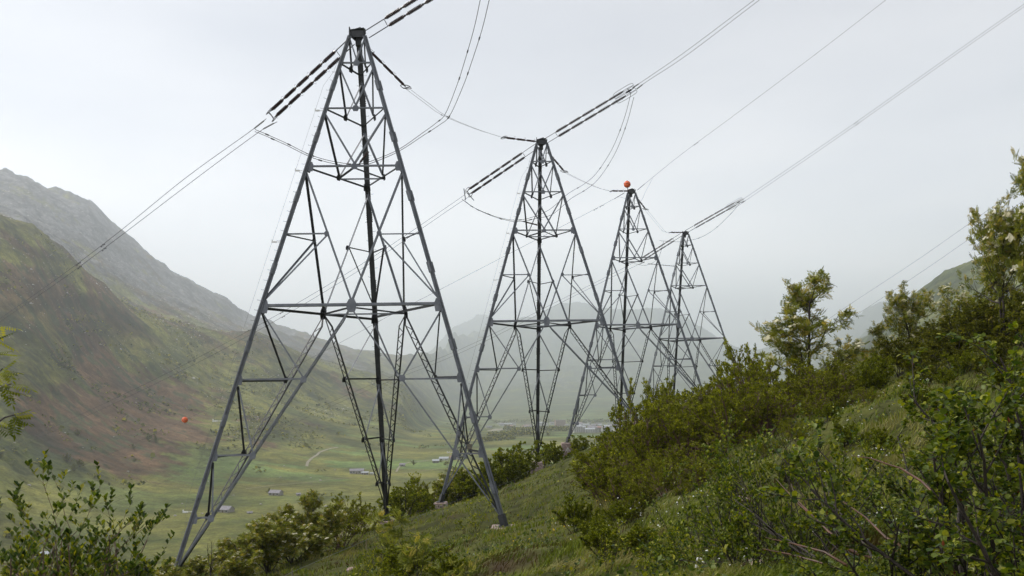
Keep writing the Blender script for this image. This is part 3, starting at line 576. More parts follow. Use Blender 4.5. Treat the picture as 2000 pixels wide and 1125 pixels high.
# pylon 3: single earth wire with an orange ball
a = apex(2, -.4, -.2)
def single(pts, pl, d, r, lab, far=None, cl=()):
    P3 = [on_plane(x, y, pl, d) for x, y in pts]
    if far: P3.append(P3[-1]+d*far[0]+UP*far[1])
    return cable('earth_wire', P3, r, lab, 'wire', None, clamps=cl), P3
single([(1217, 378), (1200, 388), (1140, 420), (990, 498), (870, 560), (760, 617), (620, 693), (490, 757), (361, 820), (200, 893), (0, 975), (-80, 1007)], a, DL, .019, 'single thin wire from the third pylon down to the orange ball over the left slope', (60, -14),
       [(.05, 1.6, .045, 'sleeve'), (.13, .3, .03, 'damper'), (.145, .3, .03, 'damper')])
a3 = apex(2, .4, .1)
single([(1245, 371), (1262, 357), (1330, 302), (1430, 228), (1590, 108), (1730, 0), (1800, -54)], a3, DR, .019, 'single thin wire climbing right from the orange-topped third pylon', (20, 9), [(.09, 1.3, .045, 'sleeve'), (.335, .3, .04, 'damper')])
def marker_ball(c, r, label):
    root = empty('marker_ball', c, label, 'marker ball'); n, mN = 20, 12; mb = MB()
    v = [(r*math.sin(math.pi*j/mN)*math.cos(2*math.pi*k/n), r*math.sin(math.pi*j/mN)*math.sin(2*math.pi*k/n), r*math.cos(math.pi*j/mN)) for j in range(mN+1) for k in range(n)]
    mb.add(v, [(j*n+k, (j+1)*n+k, (j+1)*n+(k+1) % n, j*n+(k+1) % n) for j in range(mN) for k in range(n)]); mb.obj('shell', M['red'], root, True)
    MB().ring((0, 0, 0), (.3, 0, 1), (1, 0, 0), r*1.02, r*1.02, .02, 20).obj('seam', M['fit'], root)
    MB().tube([(0, 0, -r*1.3), (0, 0, r*1.15)], .04, 6).obj('clamp_rod', M['fit'], root); return root
marker_ball(P(1225, 360, 109), .46, 'orange marker ball standing on top of the third pylon')
marker_ball(on_plane(361, 820, apex(2, -.4, -.2), DL), .55, 'orange marker ball hanging on a wire in front of the left mountain slope')
# pylon 4
a = apex(3, -.5, -.3); p0 = on_plane(1331, 458, a, DL); p1 = on_plane(1252, 508, a, DL)
string(p0, p1, 'double string of dark insulators crossing behind the third pylon', 4, .2, .05, thick=1.35)
conductor_pair([(1250, 509), (1232, 516), (1190, 538), (1100, 583), (900, 682), (700, 762), (480, 862), (300, 942), (0, 1060), (-60, 1082)], [(1256, 513), (1240, 520), (1192, 543), (1102, 588), (902, 688), (702, 769), (482, 869), (302, 949), (0, 1068), (-60, 1090)], a, DL, .021,
    ('upper of the two faint wires from the farthest pylon over the valley', 'lower of the two faint wires from the farthest pylon over the valley'), 'wires of the farthest pylon', 0, (.02, 1.2, .05), (.60, .612), far=(60, -12))
a = apex(3, .4, .1); p0 = on_plane(1339, 453, a, DR); p1 = on_plane(1447, 392, a, DR)
string(p0, p1, 'double string of dark insulators pointing right from the farthest pylon head', 4, .18, .09, horns=False, rings=1, thick=1.5, ringlen=2.2)
conductor_pair([(1448, 391), (1462, 382), (1640, 261), (1850, 113), (2003, 6), (2100, -62)], [(1452, 394), (1466, 385), (1643, 264), (1853, 116), (2006, 9), (2104, -59)], a, DR, .022,
    ('upper of the two close wires climbing from the farthest pylon to the top right corner', 'lower of the two close wires climbing from the farthest pylon to the top right corner'), 'wires of the farthest pylon uphill', 0, (.02, .8, .05), (.36,), far=(20, 8))
# the two thin wires of a farther line on the right
for k, (pts, lab) in enumerate((([(1560, 668, 420), (1640, 608, 400), (1800, 502, 340), (1965, 385, 290), (2060, 318, 270)], 'upper of the two thin wires passing behind the rowan trees on the right'),
                                ([(1560, 692, 420), (1650, 630, 400), (1800, 531, 340), (1945, 430, 290), (2060, 348, 270)], 'lower of the two thin wires passing behind the rowan trees on the right'))):
    cable('conductor', [P(*p) for p in pts], .05, lab, 'power line', 'wires of the line beyond')
# ties between the heads, with insulators at both ends
def tie(i, start, ring0, kink, ring1, end, yk, label):
    p0 = P(*start, TW[i][1]+.9); q0 = P(*ring0, TW[i][1]+5); kk = P(*kink, yk); q1 = P(*ring1, TW[i+1][1]-5); p1 = P(*end, TW[i+1][1]-.7)
    string(p0, q0, f'slender insulator string reaching right from the {NUM[i]} pylon head with two square rings', 3, .05, .08, strands=1, horns=False, rings=2, sep=.5, group='tie insulators between pylon heads')
    string(p1, q1, f'slender insulator string on the left of the {NUM[i+1]} pylon head facing its neighbour', 3, .1, .08, strands=1, horns=False, rings=3, sep=.5, group='tie insulators between pylon heads')
    for k, o in enumerate((-.22, .22)):
        w_ = Vector((o, 0, -o*.3)); cable('tie_wire', [q0+w_, (q0+w_).lerp(kk+w_, .5)-UP*.03, kk+w_, (q1+w_).lerp(kk+w_, .5)-UP*.12, q1+w_], .012, f'{("rear", "front")[k]} thin tie wire strung between the {NUM[i]} and {NUM[i+1]} pylon heads', 'wire', 'tie wires between pylon heads', spans=3,
                                   clamps=[(.5, .25, .035, 'clamp')])
tie(0, (722, 99), (797, 174), (868, 226), (980, 268), (1052, 277), 64, '')
tie(1, (1070, 297), (1104, 337), (1152, 360), (1193, 373), (1231, 373), 93, '')
tie(2, (1243, 385), (1262, 410), (1296, 451), (1308, 454), (1336, 454), 123, '')
def jumper(pts, lab, r=.022, off=(.0, 0, 0), cl=()):
    cable('jumper_cable', [P(*p)+Vector(off) for p in pts], r, lab, 'jumper cable', 'slack jumper cables', m='jcable', clamps=[(c, .35, .05, 'spacer') for c in cl])
J1 = [(498, 253, 57), (520, 262, 57), (560, 280, 56.3), (610, 304, 55), (660, 317, 54), (704, 320, 53), (750, 305, 55), (785, 288, 57.5), (822, 262, 60.5), (852, 240, 62.5), (870, 222, 63.5), (893, 165, 60), (908, 118, 57), (926, 55, 53), (938, 0, 50.5), (948, -45, 49)]
jumper(J1, 'front slack jumper cable sweeping under the nearest pylon head', cl=(.07, .14, .2, .3, .62, .75, .82))
jumper([(x+(0 if x < 800 else (x-800)*.12), y+4, z-.3) for x, y, z in J1], 'rear slack jumper cable sweeping under the nearest pylon head', cl=(.09, .22, .56, .66, .77, .85))
J2 = [(902, 389, 83), (925, 405, 82.6), (965, 422, 82), (1005, 430, 81), (1040, 424, 81.5), (1075, 408, 84), (1110, 378, 88), (1140, 360, 91), (1165, 338, 92), (1195, 292, 87), (1218, 235, 81), (1233, 180, 76.5)]
jumper(J2, 'left slack jumper cable sweeping under the second pylon head', .023, cl=(.08, .16, .3, .6, .75, .88))
jumper([(x+5, y+(3 if x < 1050 else 10), z) for x, y, z in J2], 'right slack jumper cable sweeping under the second pylon head', .023, cl=(.1, .2, .34, .62, .78, .9))
J4 = [(1243, 514, 142), (1256, 520, 141.5), (1290, 512, 140), (1325, 470, 141.5), (1352, 468, 140), (1385, 453, 137), (1415, 432, 135), (1444, 398, 132)]
jumper([(1238, 515, 143), (1262, 518, 141), (1285, 505, 139), (1296, 472, 128)], 'short slack jumper cable below the left of the farthest pylon head', .025)
jumper([(1288, 470, 126), (1300, 471, 130), (1330, 472, 137), (1365, 465, 139), (1395, 448, 137), (1425, 420, 134), (1446, 396, 132.5)], 'slack jumper cable looping right under the farthest pylon head', .028, cl=(.5, .7, .85))
jumper([(1205, 384, 110), (1222, 388, 109), (1238, 398, 108.6), (1252, 392, 107.5), (1262, 372, 106.5), (1275, 348, 106)], 'thin bonding loop below the head of the third pylon', .012)
def post(pa, pb, label):
    string(pa, pb, label, 1, .04, .06, strands=1, horns=False, rings=0, sep=.2, group='jumper post insulators', thick=.8)
post(P(719, 296, 55.0), P(700, 322, 53.2), 'short brown post insulator holding the jumper inside the nearest pylon')
post(P(1052, 440, 83.4), P(1020, 432, 81.3), 'short brown post insulator holding the jumper inside the second pylon')
post(P(1318, 520, 141), P(1264, 515, 139.5), 'long thin dark post insulator left of the farthest pylon')
#VEG
# ------------------------------------------------------------------ plants
def leaf_tpl(kind):
    """small leaf meshes: verts, quad faces; leaf runs along +y, normal +z"""
    if kind == 'oval': v = [(0, 0, 0), (.3, .45, .06), (0, 1, 0), (-.3, .45, .06), (0, .5, -.03)]; f = [(0, 1, 4, 4), (1, 2, 4, 4), (2, 3, 4, 4), (3, 0, 4, 4)]; return np.array(v), np.array([(0, 1, 2, 4), (0, 4, 2, 3)])
    if kind == 'round':
        v = [(0, 0, 0), (.30, .16, .05), (.46, .48, .07), (.30, .80, .03), (0, 1, -.04), (-.30, .80, .03), (-.46, .48, .07), (-.30, .16, .05), (0, .3, -.02), (0, .65, -.03)]
        return np.array(v), np.array([(0, 1, 2, 8), (8, 2, 3, 9), (9, 3, 4, 4), (0, 8, 6, 7), (8, 9, 5, 6), (9, 4, 5, 5)])
    if kind == 'obov':
        v = [(0, 0, 0), (.10, .25, .03), (.24, .65, .05), (0, 1, .0), (-.24, .65, .05), (-.10, .25, .03), (0, .6, -.03)]
        return np.array(v), np.array([(0, 1, 2, 6), (6, 2, 3, 3), (0, 6, 4, 5), (6, 3, 4, 4)])
    if kind == 'pinnate':
        v, f = [], []
        for k in range(6):
            y = .22+k*.13; l = .34-.02*abs(k-2)
            for s in (1, -1):
                b = np.array([0, y, -.1*y]); t = b+np.array([s*l, l*.35, -.10]); m = (b+t)/2; o = np.array([-s*.02, .055, .02])
                i = len(v); v += [b, m-o+[0, 0, .02], t, m+o]; f.append((i, i+1, i+2, i+3))
        i = len(v); v += [np.array([0, .95, -.1]), np.array([.06, 1.12, -.13]), np.array([0, 1.3, -.2]), np.array([-.06, 1.12, -.13])]; f.append((i, i+1, i+2, i+3))
        i = len(v); v += [np.array([-.008, 0, 0]), np.array([.008, 0, 0]), np.array([.008, .95, -.1]), np.array([-.008, .95, -.1])]; f.append((i, i+1, i+2, i+3))
        return np.array(v), np.array(f)
    if kind == 'petals':
        rg = np.random.default_rng(5); v, f = [], []
        for k in range(11):
            c = rg.normal(0, 1, 3)*[.36, .36, .13]; a = rg.uniform(0, 3.14); u = np.array([math.cos(a), math.sin(a), rg.normal(0, .3)])*.25; w_ = np.array([-math.sin(a), math.cos(a), rg.normal(0, .3)])*.25
            i = len(v); v += [c-u-w_, c+u-w_, c+u+w_, c-u+w_]; f.append((i, i+1, i+2, i+3))
        return np.array(v), np.array(f)
TPL = {k: leaf_tpl(k) for k in ('oval', 'round', 'obov', 'pinnate', 'petals')}
def scatter_mesh(name, kind, pos, d, up, size, rg, width=1., per=1):
    """one mesh of many leaves: at pos, growing along d, facing up, of the given sizes"""
    tv, tf = TPL[kind]; n = len(pos); d = d/np.linalg.norm(d, axis=1, keepdims=True); x = np.cross(d, up); x /= np.linalg.norm(x, axis=1, keepdims=True)+1e-9; z = np.cross(x, d)
    V = pos[:, None]+(x[:, None]*tv[None, :, :1]*width+d[:, None]*tv[None, :, 1:2]+z[:, None]*tv[None, :, 2:3])*size[:, None, None]
    Fc = (tf[None]+(np.arange(n)*len(tv))[:, None, None]).reshape(-1, 4); tri = Fc[:, 2] == Fc[:, 3]
    Fs = [a for a in (Fc[~tri], Fc[tri][:, :3]) if len(a)]
    return npmesh(name, V.reshape(-1, 3), Fs, {'v': np.repeat(rg.uniform(0, 1, n) if per == 1 else .55*np.repeat(rg.uniform(0, 1, n//per+1), per)[:n]+.45*rg.uniform(0, 1, n), len(tv))})
def tubes_mesh(name, lines, n=3):
    """lines: list of (points (k,3), radii (k))"""
    V, Q = [], []; o = 0; ang = np.arange(n)*2*math.pi/n
    for p, r in lines:
        p = np.asarray(p); k = len(p); t = np.gradient(p, axis=0); t /= np.linalg.norm(t, axis=1, keepdims=True)+1e-9
        x = np.cross(t, [.3, .17, .02] if abs(t[0, 2]) > .5 else [0, 0, 1.]); x /= np.linalg.norm(x, axis=1, keepdims=True)+1e-9; y = np.cross(t, x)
        V.append((p[:, None]+(x[:, None]*np.cos(ang)[None, :, None]+y[:, None]*np.sin(ang)[None, :, None])*np.asarray(r)[:, None, None]).reshape(-1, 3))
        i = np.arange((k-1)*n).reshape(k-1, n)+o; j = np.roll(i, -1, 1); Q.append(np.stack([i, j, j+n, i+n], -1).reshape(-1, 4)); o += k*n
    return npmesh(name, np.concatenate(V), [np.concatenate(Q)], smooth=True)
def grow(rg, base, d, L, r, lvl, P_, lines, tips):
    """branch with wander; children by level. P_: per-level dicts"""
    p = P_[lvl]; k = p.get('seg', 6); pts = [np.array(base)]; d = d/np.linalg.norm(d)
    for i in range(k):
        d = d+rg.normal(0, p.get('wob', .12), 3)+np.array([0, 0, p.get('lift', .03)]); d /= np.linalg.norm(d); pts.append(pts[-1]+d*L/k)
    pts = np.array(pts); rad = r*np.linspace(1, p.get('tip', .35), k+1); lines.append((pts, rad))
    if lvl+1 < len(P_):
        for c in range(rg.integers(p['n'][0], p['n'][1]+1)):
            t = rg.uniform(p.get('from', .3), 1)*k; i = min(int(t), k-1); q = pts[i]+(pts[i+1]-pts[i])*(t-i); dd = pts[i+1]-pts[i]; dd /= np.linalg.norm(dd)
            a = rg.normal(0, 1, 3); a -= dd*a.dot(dd); a /= np.linalg.norm(a); sp = p.get('spread', .8)*rg.uniform(.6, 1.2)
            grow(rg, q, dd*math.cos(sp)+a*math.sin(sp), L*p.get('len', .5)*rg.uniform(.6, 1.15)*(1-p.get('cone', .35)*t/k), r*p.get('rr', .5)*(1-.4*t/k), lvl+1, P_, lines, tips)
    if lvl+2 >= len(P_)+p.get('bare', 0) or lvl+1 == len(P_): tips.append((pts, d))
def leaves_on(rg, tips, per, spread=.04, droop=-.1, frm=.25, horiz=.6):
    """positions, directions and normals of leaves along the twigs"""
    pos, dr, up = [], [], []
    for pts, d in tips:
        k = len(pts)-1; t = rg.uniform(frm, 1, per)*k; i = np.minimum(t.astype(int), k-1); q = pts[i]+(pts[i+1]-pts[i])*(t-i)[:, None]
        a = rg.normal(0, 1, (per, 3)); a = a+d*1.1+[0, 0, droop]; q = q+rg.normal(0, spread, (per, 3)); pos.append(q); dr.append(a)
        u = rg.normal(0, 1, (per, 3))*(1-horiz)+np.array([0, 0, 1])*horiz*1.4; up.append(u)
    return np.concatenate(pos), np.concatenate(dr), np.concatenate(up)
PROTO = {}
def proto(kind, var):
    """meshes of one plant of unit-ish height: list of (part name, mesh)"""
    if (kind, var) in PROTO: return PROTO[kind, var]
    rg = np.random.default_rng(hash_(kind)+var*7919); lines, tips = [], []; parts = []
    if kind in ('willow', 'scrub', 'broad'):                    # many-stemmed shrubs, 1 high and about 1.1 across
        P_ = [dict(n=(7, 10), seg=6, wob=.10, lift=.06, spread=.55, len=.42, rr=.55, **{'from': .2}), dict(n=(4, 6), seg=4, wob=.16, lift=.07, spread=.7, len=.5, rr=.55, **{'from': .15}), dict(n=(0, 0), seg=3, wob=.15, lift=.05)]
        for s in range(17 if kind != 'scrub' else 12):
            a = rg.uniform(0, 6.283); e = abs(rg.normal(0, .55)); b = np.array([math.cos(a)*.12*e, math.sin(a)*.12*e, -.04])
            grow(rg, b, np.array([math.cos(a)*math.sin(e+.12), math.sin(a)*math.sin(e+.12), math.cos(e+.12)]), rg.uniform(.6, 1.0)*(1-.2*e), .011, 0, P_, lines, tips)
        parts.append(('stems', tubes_mesh('stems', lines), 'twig' if kind == 'willow' else 'bark'))
        kk = {'willow': ('oval', 18, .022, 'lf_willow', .85), 'scrub': ('oval', 22, .028, 'lf_dark', 1.1), 'broad': ('oval', 28, .027, 'lf_green', 1.2)}[kind]
        pos, dr = [], []                                        # leaves sit in tufts along the outer twigs
        for pts, d in tips:
            if kind == 'willow' and rg.uniform() < .22: continue
            for t in rg.uniform(.25, 1, kk[1]//6+(kind == 'willow'))**.7:
                i = min(int(t*(len(pts)-1)), len(pts)-2); c = pts[i]+(pts[i+1]-pts[i])*(t*(len(pts)-1)-i)
                if c[2] < .12+.25*rg.uniform() and rg.uniform() < .7: continue
                pos.append(np.tile(c, (6, 1))+rg.normal(0, .007, (6, 3))); dr.append(rg.normal(0, .8, (6, 3))+d+[0, 0, .35])
        p_, d_ = np.concatenate(pos), np.concatenate(dr); u_ = rg.normal(0, .6, p_.shape)+[0, 0, .7]
        parts.append(('foliage', scatter_mesh('foliage', kk[0], p_, d_, u_, rg.uniform(.6, 1.4, len(p_))*kk[2]*1.12, rg, kk[4], 6), kk[3]))
    elif kind in ('rowan', 'rowanbush'):
        tree = kind == 'rowan'
        P_ = [dict(n=(21, 24) if tree and var == 0 else (17, 21) if tree else (7, 9), cone=.62 if tree and var == 0 else .35, seg=8, wob=.05 if tree else .1, lift=.04, spread=1.15 if tree else .7, len=.60 if tree else .46, rr=.45, **{'from': .12}), dict(n=(4, 6), seg=4, wob=.16, lift=.10, spread=.75, len=.5, rr=.5, **{'from': .3}), dict(n=(0, 0), seg=3, wob=.12, lift=.08)]
        for s in range((1 if var == 0 else 2) if tree else 11):
            a = rg.uniform(0, 6.283); e = .10*s if tree else abs(rg.normal(0, .7)); grow(rg, np.array([0, 0, -.04]), np.array([math.cos(a)*math.sin(e), math.sin(a)*math.sin(e), math.cos(e)]), rg.uniform(.8, 1) if s else 1., .018 if tree else .011, 0, P_, lines, tips)
        parts.append(('trunk' if tree else 'stems', tubes_mesh('trunk' if tree else 'stems', lines, 4), 'bark'))
        p_, d_, u_ = leaves_on(rg, tips, 12 if tree and var == 0 else 8 if tree else 11, .014, .2, .2, .6)
        parts.append(('crown' if tree else 'foliage', scatter_mesh('crown', 'pinnate', p_, d_, u_, rg.uniform(.7, 1.2, len(p_))*(.060 if tree else .07), rg, 1.15), 'lf_rowan'))
        tp = np.array([t[0][-1] for t in tips]); sel = tp[rg.uniform(0, 1, len(tp)) < (.40+.25*tp[:, 2])]; n = len(sel)
        parts.append(('blossoms', scatter_mesh('blossoms', 'petals', sel+[0, 0, .022], np.tile([1., 0, 0], (n, 1))+rg.normal(0, .3, (n, 3)), np.tile([0, 0, 1.], (n, 1))+rg.normal(0, .2, (n, 3)), rg.uniform(.7, 1.3, n)*(.042 if tree else .043), rg), 'blossom'))
    elif kind in ('alder', 'laurel', 'sapling', 'fern', 'budding'):   # near plants in metres
        c = dict(alder=dict(st=6, L=(1.5, 2.2), r=.026, per=15, size=.046, tpl='round', mt='lf_alder', wd=1., n0=(9, 12), n1=(3, 5), e=.65, hor=.72),
                 laurel=dict(st=7, L=(1.5, 2.0), r=.010, per=13, size=.050, tpl='obov', mt='lf_gloss', wd=1., n0=(5, 7), n1=(2, 4), e=.17, hor=.25),
                 sapling=dict(st=4, L=(.7, 1.2), r=.007, per=9, size=.055, tpl='oval', mt='lf_green', wd=.9, n0=(5, 7), n1=(2, 3), e=.4, hor=.6),
                 budding=dict(st=16, L=(.9, 1.7), r=.009, per=6, size=.036, tpl='obov', mt='lf_alder', wd=1.3, n0=(6, 9), n1=(2, 4), e=.65, hor=.3),
                 fern=dict(st=3, L=(.9, 1.3), r=.009, per=7, size=.17, tpl='pinnate', mt='lf_rowan', wd=1., n0=(3, 4), n1=(1, 2), e=.25, hor=.7))[kind]
        P_ = [dict(n=c['n0'], seg=8, wob=.09, lift=.03, spread=.75, len=.42, rr=.5, **{'from': .2}), dict(n=c['n1'], seg=5, wob=.13, lift=.05, spread=.7, len=.5, rr=.55, **{'from': .25}), dict(n=(0, 0), seg=4, wob=.12, lift=.08)]
        for s in range(c['st']):
            a = rg.uniform(0, 6.283); e = abs(rg.normal(0, c['e'])); grow(rg, np.array([math.cos(a)*.05, math.sin(a)*.05, -.15]), np.array([math.cos(a)*math.sin(e), math.sin(a)*math.sin(e), math.cos(e)]), rg.uniform(*c['L']), c['r'], 0, P_, lines, tips)
        parts.append(('stems', tubes_mesh('stems', lines, 5), 'bark' if kind != 'laurel' else 'twig'))
        if kind in ('laurel', 'budding'):                       # leaves gathered in upright rosettes at the twig ends
            pos, dr, up = [], [], []
            for pts, d in tips:
                for t in (1., .82, .6, .35):
                    k = 6 if t == 1 else 3; a = rg.uniform(0, 6.283, k); i = min(int(t*(len(pts)-1)), len(pts)-2); q = pts[i]+(pts[i+1]-pts[i])*(t*(len(pts)-1)-i)
                    dd = np.stack([np.cos(a), np.sin(a), rg.uniform(.5, 1.5, k)], 1)+d*.5; pos.append(np.tile(q, (k, 1))); dr.append(dd); up.append(np.tile([0, 0, 1.], (k, 1))-dd*.2+rg.normal(0, .2, (k, 3)))
            p_, d_, u_ = map(np.concatenate, (pos, dr, up))
        else: p_, d_, u_ = leaves_on(rg, tips, c['per'], .012, -.05, .2, c['hor'])
        parts.append(('foliage', scatter_mesh('foliage', c['tpl'], p_, d_, u_, rg.uniform(.5, 1.4, len(p_))*c['size'], rg, c['wd']), c['mt']))
        if kind == 'alder':
            tp = np.array([t[0][-2] for t in tips]); sel = tp[rg.uniform(0, 1, len(tp)) < .12]; n = len(sel)
            parts.append(('catkins', scatter_mesh('catkins', 'obov', sel, np.tile([0, 0, -1.], (n, 1))+rg.normal(0, .2, (n, 3)), rg.normal(0, 1, (n, 3)), rg.uniform(.8, 1.3, n)*.04, rg), 'bud'))
    elif kind == 'bare':
        P_ = [dict(n=(7, 10), seg=9, wob=.10, lift=.02, spread=.6, len=.40, rr=.5, tip=.3, **{'from': .25}), dict(n=(4, 7), seg=5, wob=.15, lift=.06, spread=.7, len=.4, rr=.55, **{'from': .2}), dict(n=(0, 0), seg=3, wob=.1, lift=.05)]
        for s in range(3):
            a = rg.uniform(0, 6.283); e = rg.uniform(.1, .5); grow(rg, np.array([math.cos(a)*.06, math.sin(a)*.06, -.1]), np.array([math.cos(a)*math.sin(e), math.sin(a)*math.sin(e), math.cos(e)]), rg.uniform(1.2, 1.8), .012, 0, P_, lines, tips)
        parts.append(('stems', tubes_mesh('stems', lines, 5), 'bark'))
    PROTO[kind, var] = parts; return parts
def hash_(s): return sum(ord(ch)*31**i for i, ch in enumerate(s)) % 99991
def plant(kind, var, px, dep, h, label, cat='shrub', group=None, name='shrub', rot=0., wide=1., at=None, sink=0.):
    """plant standing on the hillside at depth dep below photo column px; h = scale"""
    x, y = at if at else ((px-1000)/F*dep, dep)
    z = float(H(x, y))-sink; r = empty(name, (x, y, z), label, cat, group); r.rotation_euler = (0, 0, rot); r.scale = (h*wide, h*wide, h)
    for nm, me, mt in proto(kind, var): tag(link(nm, me, M[mt], r), kind='stuff' if nm == 'catkins' else None)
    return r
def top_h(px, dep, pytop): x = (px-1000)/F*dep; return (yh(px)-pytop)/F*dep-float(H(x, dep))
